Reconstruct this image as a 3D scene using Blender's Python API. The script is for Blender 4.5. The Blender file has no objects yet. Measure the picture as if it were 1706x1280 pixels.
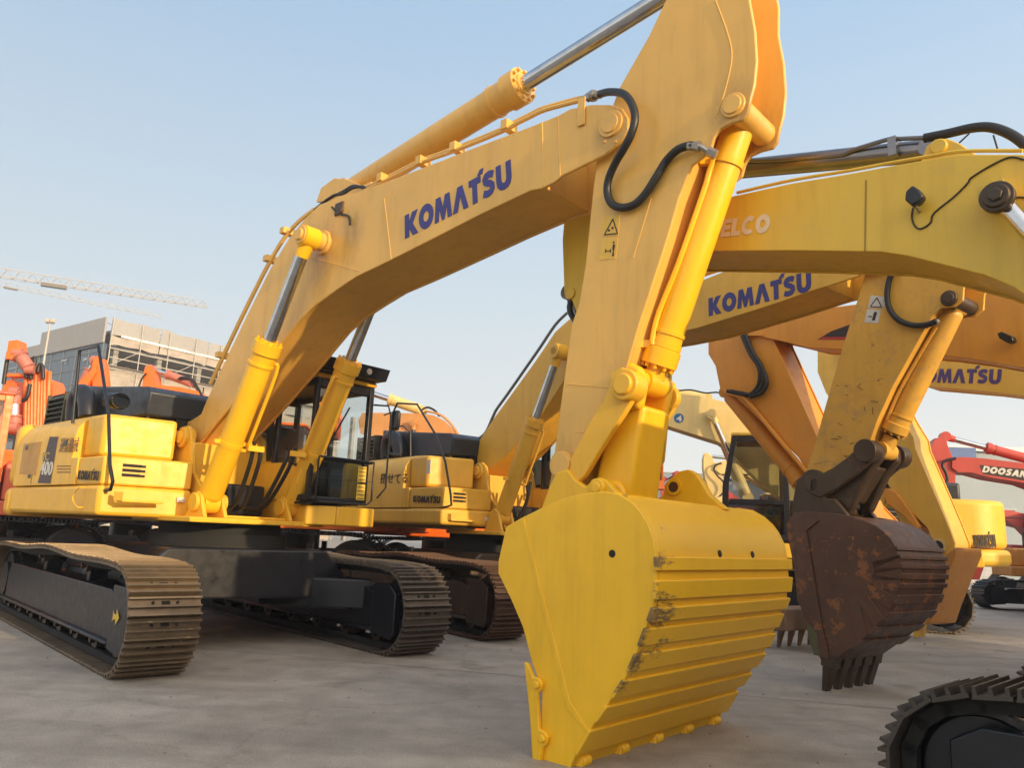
import bpy, math, random
from mathutils import Vector, Matrix
random.seed(7)
PI = math.pi
SC = bpy.context.scene
COL = SC.collection
# ---------------------------------------------------------------- camera
FOC, PITCH, ROLL, EYE = 1290.0, math.radians(11.1), math.radians(2.5), 1.5
F0 = Vector((0, math.cos(PITCH), math.sin(PITCH)))
R0 = Vector((1, 0, 0)); U0 = R0.cross(F0)
RV = R0*math.cos(ROLL) + U0*math.sin(ROLL)
UV = -R0*math.sin(ROLL) + U0*math.cos(ROLL)
EY = Vector((0, 0, EYE))
cam = bpy.data.cameras.new('camera'); co = bpy.data.objects.new('camera', cam); COL.objects.link(co)
cam.sensor_fit = 'HORIZONTAL'; cam.sensor_width = 36; cam.lens = FOC/1706*36
cam.clip_start = 0.1; cam.clip_end = 3000
m = Matrix((RV, UV, -F0)).transposed().to_4x4(); m.translation = EY; co.matrix_world = m
SC.camera = co

def ray(x, y): return F0 + RV*((x-853)/FOC) + UV*((640-y)/FOC)
def ground(x, y, z=0.0):
    v = ray(x, y); return EY + v*((z-EYE)/v.z)
def at_depth(x, y, Y):
    v = ray(x, y); return EY + v*(Y/v.y)

# ---------------------------------------------------------------- mesh builder
class MB:
    def __init__(s): s.v = []; s.f = []; s.m = []; s.mi = 0
    def add(s, vs, fs):
        b = len(s.v); s.v += [tuple(v) for v in vs]
        for f in fs: s.f.append([b+i for i in f]); s.m.append(s.mi)
        return s
    def prism(s, pts, a0, a1, ax='Y'):
        n = len(pts)
        def mk(p, a):
            if ax == 'Y': return (p[0], a, p[1])
            if ax == 'X': return (a, p[0], p[1])
            return (p[0], p[1], a)
        vs = [mk(p, a0) for p in pts] + [mk(p, a1) for p in pts]
        fs = [list(range(n))[::-1], list(range(n, 2*n))] + [[i, (i+1) % n, n+(i+1) % n, n+i] for i in range(n)]
        return s.add(vs, fs)
    def box(s, x0, x1, y0, y1, z0, z1): return s.prism([(x0, z0), (x1, z0), (x1, z1), (x0, z1)], y0, y1)
    def cyl(s, a, b, r, r2=None, n=20, caps=True):
        a = Vector(a); b = Vector(b); r2 = r if r2 is None else r2
        d = (b-a).normalized(); u = d.orthogonal().normalized(); w = d.cross(u)
        vs = []
        for c, rr in ((a, r), (b, r2)):
            for i in range(n):
                t = 2*PI*i/n; vs.append(c + u*(math.cos(t)*rr) + w*(math.sin(t)*rr))
        fs = [[i, (i+1) % n, n+(i+1) % n, n+i] for i in range(n)]
        if caps: fs += [list(range(n))[::-1], list(range(n, 2*n))]
        return s.add(vs, fs)
    def lathe(s, a, b, prof, n=24):
        """prof: list of (fraction 0..1 along a->b, radius)"""
        a = Vector(a); b = Vector(b); d = (b-a).normalized(); u = d.orthogonal().normalized(); w = d.cross(u)
        vs = []; fs = []
        for k, (t, rr) in enumerate(prof):
            c = a.lerp(b, t)
            for i in range(n):
                q = 2*PI*i/n; vs.append(c + u*(math.cos(q)*rr) + w*(math.sin(q)*rr))
            if k:
                o = (k-1)*n
                fs += [[o+i, o+(i+1) % n, o+n+(i+1) % n, o+n+i] for i in range(n)]
        fs += [list(range(n))[::-1], list(range((len(prof)-1)*n, len(prof)*n))]
        return s.add(vs, fs)
    def tube(s, pts, r, n=8, sm=True, sub=6):
        P = [Vector(p) for p in pts]
        if sm and len(P) > 2:
            Q = []
            for i in range(len(P)-1):
                p0 = P[max(i-1, 0)]; p1 = P[i]; p2 = P[i+1]; p3 = P[min(i+2, len(P)-1)]
                for k in range(sub):
                    t = k/sub
                    Q.append(0.5*((2*p1)+(p2-p0)*t+(2*p0-5*p1+4*p2-p3)*t*t+(3*p1-p0-3*p2+p3)*t**3))
            Q.append(P[-1]); P = Q
        vs = []; fs = []; u = None
        for i, p in enumerate(P):
            d = (P[min(i+1, len(P)-1)]-P[max(i-1, 0)]).normalized()
            if u is None: u = d.orthogonal().normalized()
            else: u = (u - d*u.dot(d)).normalized()
            w = d.cross(u)
            for k in range(n):
                q = 2*PI*k/n; vs.append(p + u*(math.cos(q)*r) + w*(math.sin(q)*r))
            if i:
                o = (i-1)*n; fs += [[o+k, o+(k+1) % n, o+n+(k+1) % n, o+n+k] for k in range(n)]
        fs += [list(range(n))[::-1], list(range((len(P)-1)*n, len(P)*n))]
        return s.add(vs, fs)
    def bar(s, a, b, w, h):
        """rectangular bar, w horizontal across, h vertical"""
        a = Vector(a); b = Vector(b); d = (b-a).normalized()
        u = d.cross(Vector((0, 0, 1)));  u = u.normalized() if u.length > 1e-4 else Vector((1, 0, 0)); v = u.cross(d)
        vs = [c + u*(sx*w/2) + v*(sy*h/2) for c in (a, b) for sx, sy in ((-1, -1), (1, -1), (1, 1), (-1, 1))]
        return s.add(vs, [[3, 2, 1, 0], [4, 5, 6, 7], [0, 1, 5, 4], [1, 2, 6, 5], [2, 3, 7, 6], [3, 0, 4, 7]])
    def sweep(s, outline, inner, Y0, Y1):
        """thick shell between two equal-length XZ polylines"""
        n = len(outline)
        vs = [(p[0], Y0, p[1]) for p in outline]+[(p[0], Y1, p[1]) for p in outline]+[(p[0], Y0, p[1]) for p in inner]+[(p[0], Y1, p[1]) for p in inner]
        fs = []
        for i in range(n-1):
            fs += [[i, i+1, n+i+1, n+i], [2*n+i, 3*n+i, 3*n+i+1, 2*n+i+1], [i, 2*n+i, 2*n+i+1, i+1], [n+i, n+i+1, 3*n+i+1, 3*n+i]]
        fs += [[0, n, 3*n, 2*n], [n-1, 3*n-1, 4*n-1, 2*n-1]]
        return s.add(vs, fs)
    def rot(s, az, cx=0, cy=0, start=0):
        if isinstance(az, tuple): az, tx, ty = az
        else: tx = ty = 0
        c, q = math.cos(az), math.sin(az)
        s.v = s.v[:start] + [(tx+cx+(x-cx)*c-(y-cy)*q, ty+cy+(x-cx)*q+(y-cy)*c, z) for x, y, z in s.v[start:]]
        return s
    def split(s, name, mats, parent=None, **k):
        """one object per loose piece group: call mark() between pieces"""
        cuts = getattr(s, 'cuts', [0])+[len(s.f)]; r = []
        for a, b in zip(cuts[:-1], cuts[1:]):
            if a == b: continue
            q = MB(); used = sorted({i for f in s.f[a:b] for i in f}); ix = {v: i for i, v in enumerate(used)}
            q.v = [s.v[i] for i in used]; q.f = [[ix[i] for i in f] for f in s.f[a:b]]; q.m = s.m[a:b]; r.append(q.build(name, mats, parent, **k))
        return r
    def mark(s):
        if not hasattr(s, 'cuts'): s.cuts = [0]
        s.cuts.append(len(s.f)); return s
    def build(s, name, mats, parent=None, bevel=0.0, seg=2, ang=35):
        me = bpy.data.meshes.new(name); me.from_pydata(s.v, [], s.f)
        if not isinstance(mats, (list, tuple)): mats = [mats]
        for q in mats: me.materials.append(q)
        me.polygons.foreach_set('material_index', s.m)
        me.polygons.foreach_set('use_smooth', [True]*len(s.f))
        me.update()
        import bmesh
        bm = bmesh.new(); bm.from_mesh(me); bmesh.ops.recalc_face_normals(bm, faces=bm.faces); bm.to_mesh(me); bm.free()
        me.set_sharp_from_angle(angle=math.radians(ang))
        o = bpy.data.objects.new(name, me); COL.objects.link(o)
        if parent is not None: o.parent = parent
        if bevel > 0:
            b = o.modifiers.new('bevel', 'BEVEL'); b.width = bevel; b.segments = seg; b.limit_method = 'ANGLE'; b.angle_limit = math.radians(35)
            b.harden_normals = False
        return o

def offset_poly(pts, d):
    """shrink (d>0) a polygon by mitred offset"""
    n = len(pts); A = sum(pts[i][0]*pts[(i+1) % n][1]-pts[(i+1) % n][0]*pts[i][1] for i in range(n))
    sg = 1 if A > 0 else -1; out = []
    for i in range(n):
        p0 = Vector(pts[i-1]); p1 = Vector(pts[i]); p2 = Vector(pts[(i+1) % n])
        a = (p1-p0).normalized(); b = (p2-p1).normalized()
        na = Vector((-a.y, a.x))*sg; nb = Vector((-b.y, b.x))*sg
        k = (na+nb); k = k/max(.35, 1+na.dot(nb)); out.append(tuple(p1+k*d))
    return out

def empty(name, loc, az=0):
    o = bpy.data.objects.new(name, None); COL.objects.link(o); o.location = loc; o.rotation_euler = (0, 0, az)
    o.empty_display_size = .3
    return o
def tag(o, label=None, cat=None, group=None, kind=None):
    if label: o['label'] = label
    if cat: o['category'] = cat
    if group: o['group'] = group
    if kind: o['kind'] = kind
    return o

class Rig:
    def __init__(s, name, x, y, azdeg, label=None, cat='excavator', group=None):
        s.o = Vector((x, y, 0)); s.az = math.radians(azdeg); s.c = math.cos(s.az); s.s = math.sin(s.az)
        s.root = empty(name, s.o, s.az); tag(s.root, label, cat, group)
        s.side = -1 if (Vector((x, y, 0)).dot(Vector((-s.s, s.c, 0)))) > 0 else 1   # local Y sign that faces the camera
    def loc(s, P):
        q = P - s.o; return Vector((q.x*s.c+q.y*s.s, -q.x*s.s+q.y*s.c, P.z))
    def W(s, X, Y, Z): return Vector((s.o.x+s.c*X-s.s*Y, s.o.y+s.s*X+s.c*Y, Z))
    def p(s, x, y, Y):                       # pixel of the photo -> point on the plane local Y
        n = Vector((-s.s, s.c, 0)); v = ray(x, y); k = (n.dot(s.o-EY)+Y)/n.dot(v); q = s.loc(EY+v*k); q.y = Y; return q
    def pX(s, x, y, X):                      # on the plane local X
        n = Vector((s.c, s.s, 0)); v = ray(x, y); k = (n.dot(s.o-EY)+X)/n.dot(v); q = s.loc(EY+v*k); q.x = X; return q
    def XZ(s, pts, Y): return [(q.x, q.z) for q in (s.p(x, y, Y) for x, y in pts)]
    def YZ(s, pts, X): return [(q.y, q.z) for q in (s.pX(x, y, X) for x, y in pts)]
    def L(s, pts, Y): return [s.p(a[0], a[1], a[2] if len(a) > 2 else Y) for a in pts]

# ---------------------------------------------------------------- materials
MATS = {}
def newmat(name):
    mt = bpy.data.materials.new(name); mt.use_nodes = True; nt = mt.node_tree
    return mt, nt, nt.nodes['Principled BSDF']
def tex(nt, scale, detail=6, rough=.6, coord='Object', vec_scale=None):
    tc = nt.nodes.new('ShaderNodeTexCoord'); n = nt.nodes.new('ShaderNodeTexNoise')
    n.inputs['Scale'].default_value = scale; n.inputs['Detail'].default_value = detail; n.inputs['Roughness'].default_value = rough
    src = tc.outputs[coord]
    if vec_scale:
        mp = nt.nodes.new('ShaderNodeMapping'); mp.inputs['Scale'].default_value = vec_scale; nt.links.new(src, mp.inputs[0]); src = mp.outputs[0]
    nt.links.new(src, n.inputs['Vector']); return n
def ramp(nt, fac, stops):
    r = nt.nodes.new('ShaderNodeValToRGB'); cr = r.color_ramp
    while len(cr.elements) < len(stops): cr.elements.new(.5)
    for e, (p, c) in zip(cr.elements, stops): e.position = p; e.color = tuple(c)+((1,) if len(c) == 3 else ())
    nt.links.new(fac, r.inputs[0]); return r
def mixc(nt, fac, a, b, mode='MIX'):
    x = nt.nodes.new('ShaderNodeMix'); x.data_type = 'RGBA'; x.blend_type = mode
    for k, v in ((0, fac), (6, a), (7, b)):
        if hasattr(v, 'links'): nt.links.new(v, x.inputs[k])
        elif isinstance(v, (int, float)): x.inputs[k].default_value = v
        else: x.inputs[k].default_value = tuple(v)+((1,) if len(v) == 3 else ())
    return x.outputs[2]
def bump(nt, b, h, strength=.2, dist=.01):
    n = nt.nodes.new('ShaderNodeBump'); n.inputs['Strength'].default_value = strength; n.inputs['Distance'].default_value = dist
    nt.links.new(h, n.inputs['Height']); nt.links.new(n.outputs[0], b.inputs['Normal'])

def paint(name, col, rough=.38, metal=0, wear=None, wear_amt=.0, dirt=.12, var=.08, wscale=3.0, coat=0.0, spec=.5):
    """machine paint: slow tone drift, thin dust film, chips of another colour (wear)"""
    if name in MATS: return MATS[name]
    mt, nt, b = newmat(name); L = nt.links
    n1 = tex(nt, 1.3, 4); r1 = ramp(nt, n1.outputs[0], [(.3, [c*(1-var) for c in col]), (.7, [min(1, c*(1+var)) for c in col])])
    n2 = tex(nt, 5.5, 8, .7); d = ramp(nt, n2.outputs[0], [(.52, (0, 0, 0)), (.8, (dirt*2.2,)*3)])
    g = sum(col)/3
    sk_ = tex(nt, 2.0, 6, .65, vec_scale=(3.5, 3.5, .35)); sr = ramp(nt, sk_.outputs[0], [(.32, (.86, .84, .80)), (.5, (1, 1, 1)), (.7, (1.03, 1.03, 1.02))])
    base = mixc(nt, .7, r1.outputs[0], sr.outputs[0], 'MULTIPLY')
    c = mixc(nt, d.outputs[0], base, (g*.55+.03, g*.45+.03, g*.35+.02))
    if wear:
        n3 = tex(nt, wscale, 10, .75); w = ramp(nt, n3.outputs[0], [(.68-wear_amt, (0, 0, 0)), (.70-wear_amt, (1, 1, 1))])
        c = mixc(nt, w.outputs[0], c, wear)
        # streaks
    L.new(c, b.inputs['Base Color'])
    n4 = tex(nt, 9, 6); rr = ramp(nt, n4.outputs[0], [(.3, (rough*.8,)*3), (.75, (min(1, rough*1.35),)*3)])
    L.new(rr.outputs[0], b.inputs['Roughness']); b.inputs['Metallic'].default_value = metal
    b.inputs['Specular IOR Level'].default_value = spec
    if coat: b.inputs['Coat Weight'].default_value = coat; b.inputs['Coat Roughness'].default_value = .15
    n5 = tex(nt, 2.2, 3); bump(nt, b, n5.outputs[0], .12, .02)
    MATS[name] = mt; return mt
def flat(name, col, rough=.6, metal=0, spec=.5):
    if name in MATS: return MATS[name]
    mt, nt, b = newmat(name)
    n = tex(nt, 7, 5); r = ramp(nt, n.outputs[0], [(.3, [c*.85 for c in col]), (.7, [min(1, c*1.12) for c in col])])
    nt.links.new(r.outputs[0], b.inputs['Base Color']); b.inputs['Roughness'].default_value = rough; b.inputs['Metallic'].default_value = metal
    b.inputs['Specular IOR Level'].default_value = spec
    MATS[name] = mt; return mt
def glassmat(name, tint=(.55, .62, .62), refl=.12):
    if name in MATS: return MATS[name]
    mt, nt, b = newmat(name); nt.nodes.remove(b); out = nt.nodes['Material Output']
    t = nt.nodes.new('ShaderNodeBsdfTransparent'); t.inputs[0].default_value = tuple(tint)+(1,)
    g = nt.nodes.new('ShaderNodeBsdfGlossy'); g.inputs['Roughness'].default_value = .03
    fr = nt.nodes.new('ShaderNodeLayerWeight'); pw = nt.nodes.new('ShaderNodeMath'); pw.operation = 'POWER'; pw.inputs[1].default_value = 4; nt.links.new(fr.outputs['Facing'], pw.inputs[0])
    ad = nt.nodes.new('ShaderNodeMath'); ad.operation = 'MULTIPLY_ADD'; ad.inputs[1].default_value = .6; ad.inputs[2].default_value = .04+refl; nt.links.new(pw.outputs[0], ad.inputs[0])
    mx = nt.nodes.new('ShaderNodeMixShader'); nt.links.new(ad.outputs[0], mx.inputs[0]); nt.links.new(t.outputs[0], mx.inputs[1]); nt.links.new(g.outputs[0], mx.inputs[2])
    nt.links.new(mx.outputs[0], out.inputs[0]); MATS[name] = mt; return mt

YEL = paint('yellow_paint', (.74, .43, .095), .34, dirt=.05, var=.06)
YELC = paint('fresh_yellow_paint', (.90, .50, .012), .36, dirt=.03, var=.05)
YELB = paint('bucket_yellow_paint', (.86, .49, .014), .38, dirt=.03, var=.08)
YELP = paint('pale_yellow_paint', (.74, .45, .06), .42, dirt=.10, var=.08)
YELK = paint('lemon_yellow_paint', (.68, .45, .045), .40, dirt=.08, var=.05)
YELW = paint('worn_yellow_paint', (.66, .36, .05), .5, wear=(.16, .06, .025), wear_amt=.045, dirt=.25, var=.12, wscale=7)
ORY = paint('orange_yellow_paint', (.70, .30, .03), .42, dirt=.10, var=.08)
ORG = paint('orange_paint', (.85, .165, .016), .38, dirt=.05, var=.08)
RED = paint('red_paint', (.48, .060, .045), .42, dirt=.08, var=.08)
CREAM = paint('cream_paint', (.66, .50, .20), .45, dirt=.12, var=.08)
TAN = paint('tan_orange_paint', (.50, .24, .07), .5, dirt=.15, var=.1)
BLK = paint('black_paint', (.009, .010, .015), .34, dirt=.02, var=.2)
BLUEBLK = paint('blue_black_paint', (.020, .028, .045), .42, dirt=.04, var=.15)
RUB = flat('black_rubber', (.012, .012, .013), .45)
STEEL = flat('fitting_steel', (.35, .34, .32), .35, .8)
CHR = flat('chromed_rod', (.55, .56, .58), .13, 1.0)
DRK = flat('dark_interior', (.012, .012, .012), .8)
RUST = paint('rusty_steel', (.105, .052, .034), .45, metal=.2, wear=(.26, .105, .04), wear_amt=.115, dirt=.3, var=.35, wscale=4.5)
GRIME = paint('greasy_steel', (.070, .046, .030), .42, metal=.35, wear=(.17, .07, .03), wear_amt=.07, dirt=.3, var=.3, wscale=5)
BODY = paint('body_yellow_paint', (.82, .455, .030), .38, dirt=.05, var=.05)
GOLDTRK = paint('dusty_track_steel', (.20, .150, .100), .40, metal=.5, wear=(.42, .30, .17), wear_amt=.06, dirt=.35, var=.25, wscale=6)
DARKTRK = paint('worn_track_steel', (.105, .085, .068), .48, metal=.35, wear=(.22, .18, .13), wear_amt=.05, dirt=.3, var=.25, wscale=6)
RUSTTRK = paint('rusty_track_steel', (.11, .06, .04), .55, metal=.3, wear=(.05, .03, .02), wear_amt=.05, dirt=.3, var=.25, wscale=6)
GLS = glassmat('cab_glass', (.93, .95, .945), .0)
GLSD = glassmat('dark_cab_glass', (.6, .64, .64), .04)
BLUE = flat('logo_blue', (.035, .035, .20), .5)
WHT = flat('sticker_white', (.62, .6, .56), .6)
INK = flat('decal_black', (.03, .02, .02), .6)
DECYEL = flat('decal_yellow', (.75, .5, .06), .6)

# ---------------------------------------------------------------- writing
def text_mesh(txt, bold=.0, shear=0.0):
    cu = bpy.data.curves.new('t', 'FONT'); cu.body = txt; cu.offset = bold; cu.shear = shear; cu.extrude = .01; cu.size = 1; cu.space_character = 1+bold*2.6
    cu.resolution_u = 4
    o = bpy.data.objects.new('t', cu); COL.objects.link(o)
    bpy.context.view_layer.update()
    dg = bpy.context.evaluated_depsgraph_get(); me = bpy.data.meshes.new_from_object(o.evaluated_get(dg))
    vs = [v.co.copy() for v in me.vertices]; fs = [list(p.vertices) for p in me.polygons]
    bpy.data.objects.remove(o); bpy.data.curves.remove(cu); bpy.data.meshes.remove(me)
    return vs, fs
def write(name, R, txt, p0, p1, height, Y, mat, parent, bold=.0, shear=0.0, raise_=.004, tick=None, plane='Y'):
    """lettering between two photo pixels of its baseline, lying on the plane local Y (or X); height in metres"""
    vs, fs = text_mesh(txt, bold, shear)
    x0 = min(v.x for v in vs); x1 = max(v.x for v in vs); y0 = min(v.y for v in vs); y1 = max(v.y for v in vs)
    g = R.p if plane == 'Y' else R.pX
    A = g(p0[0], p0[1], Y); B = g(p1[0], p1[1], Y); u = (B-A); ln = u.length; u.normalize()
    nrm = Vector((0, R.side, 0)) if plane == 'Y' else Vector((1, 0, 0))
    if plane == '-X': nrm = Vector((-1, 0, 0))
    v = nrm.cross(u); v = v if v.z > 0 else -v
    mb = MB()
    P = [A + u*((q.x-x0)/(x1-x0)*ln) + v*((q.y-y0)/(y1-y0)*height) + nrm*(raise_*(1 if q.z > 0 else -.2)) for q in vs]
    mb.add(P, fs)
    if tick is not None:
        t0, t1 = tick
        q = [A+u*(ln*a)+v*(height*b) for a, b in ((t0, 1.04), (t1, 1.04), (t1+.012, 1.22), (t0+.02, 1.22))]
        mb.add([w+nrm*raise_ for w in q]+[w for w in q], [[0, 1, 2, 3], [7, 6, 5, 4], [0, 4, 5, 1], [1, 5, 6, 2], [2, 6, 7, 3], [3, 7, 4, 0]])
    return mb.build(name, mat, parent)
LOGO = 'KOM\u039bTSU'
def stroke(c, t):
    """closed outline of a thick open polyline"""
    P = [Vector(p) for p in c]; a = []; b = []
    for i, p in enumerate(P):
        d = (P[min(i+1, len(P)-1)]-P[max(i-1, 0)]).normalized(); n = Vector((-d.y, d.x))*t/2; a.append(tuple(p+n)); b.append(tuple(p-n))
    return a+b[::-1]
def arc(cx, cy, rx, ry, a0, a1, n=12): return [(cx+rx*math.cos(math.radians(a0+(a1-a0)*i/n)), cy+ry*math.sin(math.radians(a0+(a1-a0)*i/n))) for i in range(n+1)]
GLY = {
 'K': (.95, [[(0, 0), (.31, 0), (.31, .36), (.56, 0), (.95, 0), (.57, .5), (.93, 1), (.56, 1), (.31, .64), (.31, 1), (0, 1)]]),
 'O': (1.02, [arc(.51, .5, .51, .52, 90, 270)+arc(.51, .5, .20, .22, 270, 90), arc(.51, .5, .51, .52, -90, 90)+arc(.51, .5, .20, .22, 90, -90)]),
 'M': (1.16, [[(0, 0), (.27, 0), (.33, .52), (.50, 0), (.66, 0), (.83, .52), (.89, 0), (1.16, 0), (1.04, 1), (.74, 1), (.58, .52), (.42, 1), (.12, 1)]]),
 '\u039b': (1.0, [[(0, 0), (.31, 0), (.5, .60), (.69, 0), (1.0, 0), (.66, 1), (.34, 1)]]),
 'T': (.74, [[(.21, 0), (.51, 0), (.51, .74), (.74, .74), (.74, 1), (0, 1), (0, .74), (.21, .74)]]),
 'S': (.80, [stroke([(.70, .80), (.56, .86), (.40, .87), (.25, .83), (.17, .73), (.20, .62), (.34, .55), (.50, .49), (.62, .40), (.63, .28), (.54, .17), (.38, .13), (.22, .14), (.08, .20)], .27)]),
 'U': (.88, [[(0, 1), (0, .36), (.06, .14), (.22, .01), (.44, -.03), (.66, .01), (.82, .14), (.88, .36), (.88, 1), (.59, 1), (.59, .38), (.54, .27), (.44, .23), (.34, .27), (.29, .38), (.29, 1)]]),
 'B': (.86, [[(0, 0), (.5, 0), (.72, .05), (.85, .18), (.85, .36), (.74, .50), (.82, .62), (.82, .82), (.70, .95), (.5, 1), (0, 1), (0, .62), (.24, .62), (.24, .8), (.5, .8), (.5, .6), (.24, .6), (.24, .42), (.52, .42), (.52, .2), (.24, .2), (.24, .56), (0, .56)]]),
 'E': (.72, [[(0, 0), (.72, 0), (.72, .24), (.29, .24), (.29, .39), (.66, .39), (.66, .61), (.29, .61), (.29, .76), (.72, .76), (.72, 1), (0, 1)]]),
 'L': (.68, [[(0, 0), (.68, 0), (.68, .25), (.30, .25), (.30, 1), (0, 1)]]),
 'C': (.92, [stroke(arc(.50, .5, .37, .385, 48, 312, 16), .27)]),
 'D': (.92, [[(0, 0), (.45, 0), (.70, .06), (.86, .24), (.92, .5), (.86, .76), (.70, .94), (.45, 1), (0, 1), (0, .55), (.28, .55), (.28, .77), (.42, .77), (.55, .70), (.62, .5), (.55, .30), (.42, .23), (.28, .23), (.28, .53), (0, .53)]]),
 'A': (1.0, [[(0, 0), (.28, 0), (.34, .18), (.66, .18), (.72, 0), (1.0, 0), (.66, 1), (.34, 1), (.0, .01)]]),
 'N': (.92, [[(0, 0), (.28, 0), (.28, .52), (.62, 0), (.92, 0), (.92, 1), (.64, 1), (.64, .48), (.30, 1), (0, 1)]]),
}
def logo(name, R, txt, p0, p1, height, Y, mat, parent, gap=.07, raise_=.004, tick=True, shear=0):
    A = R.p(p0[0], p0[1], Y); B = R.p(p1[0], p1[1], Y); u = B-A; ln = u.length; u.normalize(); nrm = Vector((0, R.side, 0)); v = nrm.cross(u); v = v if v.z > 0 else -v
    tot = sum(GLY[c][0] for c in txt)+gap*(len(txt)-1); q = MB(); x = 0
    def put(poly):
        n = len(poly); P = [A+u*((px+shear*py)/tot*ln)+v*(py*height) for px, py in poly]
        q.add([p+nrm*raise_ for p in P]+[p-nrm*.001 for p in P], [list(range(n)), list(range(n, 2*n))[::-1]]+[[i, (i+1) % n, n+(i+1) % n, n+i] for i in range(n)])
    for c in txt:
        w_, polys = GLY[c]
        for pl in polys: put([(x+a, b) for a, b in pl])
        if c == 'T' and tick: put([(x+w_-.20, 1.03), (x+w_+.12, 1.03), (x+w_+.20, 1.24), (x+w_-.02, 1.24)])
        x += w_+gap
    return q.build(name, mat, parent)
# ---------------------------------------------------------------- machine parts
def boss(mb, c, r, y0, y1, n=28):
    mb.cyl((c[0], y0, c[2]), (c[0], y1, c[2]), r, n=n)
def cylinder_ram(name, parent, a, b, t, r, rr, mat, rodmat=None, eye=.12, ywid=.22, bolts=True, tubeside=0, gland=True):
    """hydraulic ram from base pin a to rod pin b; barrel ends at fraction t"""
    a = Vector(a); b = Vector(b); d = (b-a).normalized(); ln = (b-a).length
    mb = MB()
    mb.cyl(a-Vector((0, ywid/2, 0)), a+Vector((0, ywid/2, 0)), eye, n=24)
    k = eye*.6/ln
    mb.lathe(a+d*eye*.5, a+d*(ln*t), [(0, r*.8), (.02, r*.98), (.03, r), (.86, r), (.861, r*1.10), (.875, r*1.10), (.876, r*1.02), (.93, r*1.04), (.935, r*1.2), (1, r*1.2)], n=32)
    e = a+d*(ln*t)
    u = d.orthogonal().normalized(); w = d.cross(u)
    if bolts:
        for i in range(10):
            q = 2*PI*i/10; c = e+(u*math.cos(q)+w*math.sin(q))*r*1.0
            mb.cyl(c-d*.01, c+d*.035, r*.13, n=6)
    mb.lathe(e-d*.02, e+d*.03, [(0, rr*1.5), (1, rr*1.35)], n=24)
    if tubeside:
        s = Vector((0, tubeside, 0)); off = s*(r*.75)+d.cross(Vector((0, 1, 0))).normalized()*r*.95*(1)
        tr = r*.17
        p0 = a+d*(ln*t*.30)+off; p1 = a+d*(ln*t*.88)+off
        mb.tube([p0-off*.25, p0, p1, p1-off*.3+d*.05], tr, sub=4)
        for f in (.34, .6, .84):
            c = a+d*(ln*t*f); mb.lathe(c-d*.02, c+d*.02, [(0, r*1.06), (1, r*1.06)], n=28)
            mb.bar(c+off*.6-d*.0, c+off*1.15, .045, .05)
    o = mb.build(name, mat, parent, ang=40)
    rb = MB(); rb.cyl(e-d*.1, b-d*eye*.6, rr, n=28); rb.build('rod', rodmat or CHR, o)
    eb = MB(); eb.cyl(b-Vector((0, ywid/2, 0)), b+Vector((0, ywid/2, 0)), eye, n=26)
    eb.lathe(b-d*eye*1.9, b-d*eye*.5, [(0, rr*1.12), (.6, rr*1.25), (1, rr*1.3)], n=24)
    eb.cyl(b-Vector((0, ywid/2+.02, 0)), b+Vector((0, ywid/2+.02, 0)), eye*.5, n=20)
    eb.build('rod_eye', mat, o)
    return o

def track_path(X0, X1, h, bulge=.05, step=.2):
    r = h/2; P = []
    def seg(a, b, n):
        for i in range(n): P.append(a.lerp(b, i/n))
    N = max(4, int((X1-X0-2*r)/step))
    for i in range(N):                           # bottom, rear -> front
        P.append(Vector((X0+r+(X1-X0-2*r)*i/N, 0)))
    K = max(5, int(PI*r/step))
    for i in range(K): t = -PI/2+PI*i/K; P.append(Vector((X1-r+math.cos(t)*r, r+math.sin(t)*r)))
    for i in range(N):
        u = i/N; x = X1-r-(X1-X0-2*r)*u
        P.append(Vector((x, h+bulge*(math.sin(PI*u)**.7)*(1 + .5*math.cos(4*PI*u)))))
    for i in range(K): t = PI/2+PI*i/K; P.append(Vector((X0+r+math.cos(t)*r, r+math.sin(t)*r)))
    # resample evenly
    n = len(P); cum = [0]
    for i in range(n): cum.append(cum[-1]+(P[(i+1) % n]-P[i]).length)
    M = max(12, round(cum[-1]/step)); out = []; j = 0
    for k in range(M):
        s = cum[-1]*k/M
        while cum[j+1] < s: j += 1
        f = (s-cum[j])/(cum[j+1]-cum[j]); a = P[j]; b = P[(j+1) % n]
        out.append((a.lerp(b, f), None))
    res = []
    for k in range(M):
        d = (out[(k+1) % M][0]-out[k-1][0]).normalized(); res.append((out[k][0], d))
    return res, cum[-1]/M

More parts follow.
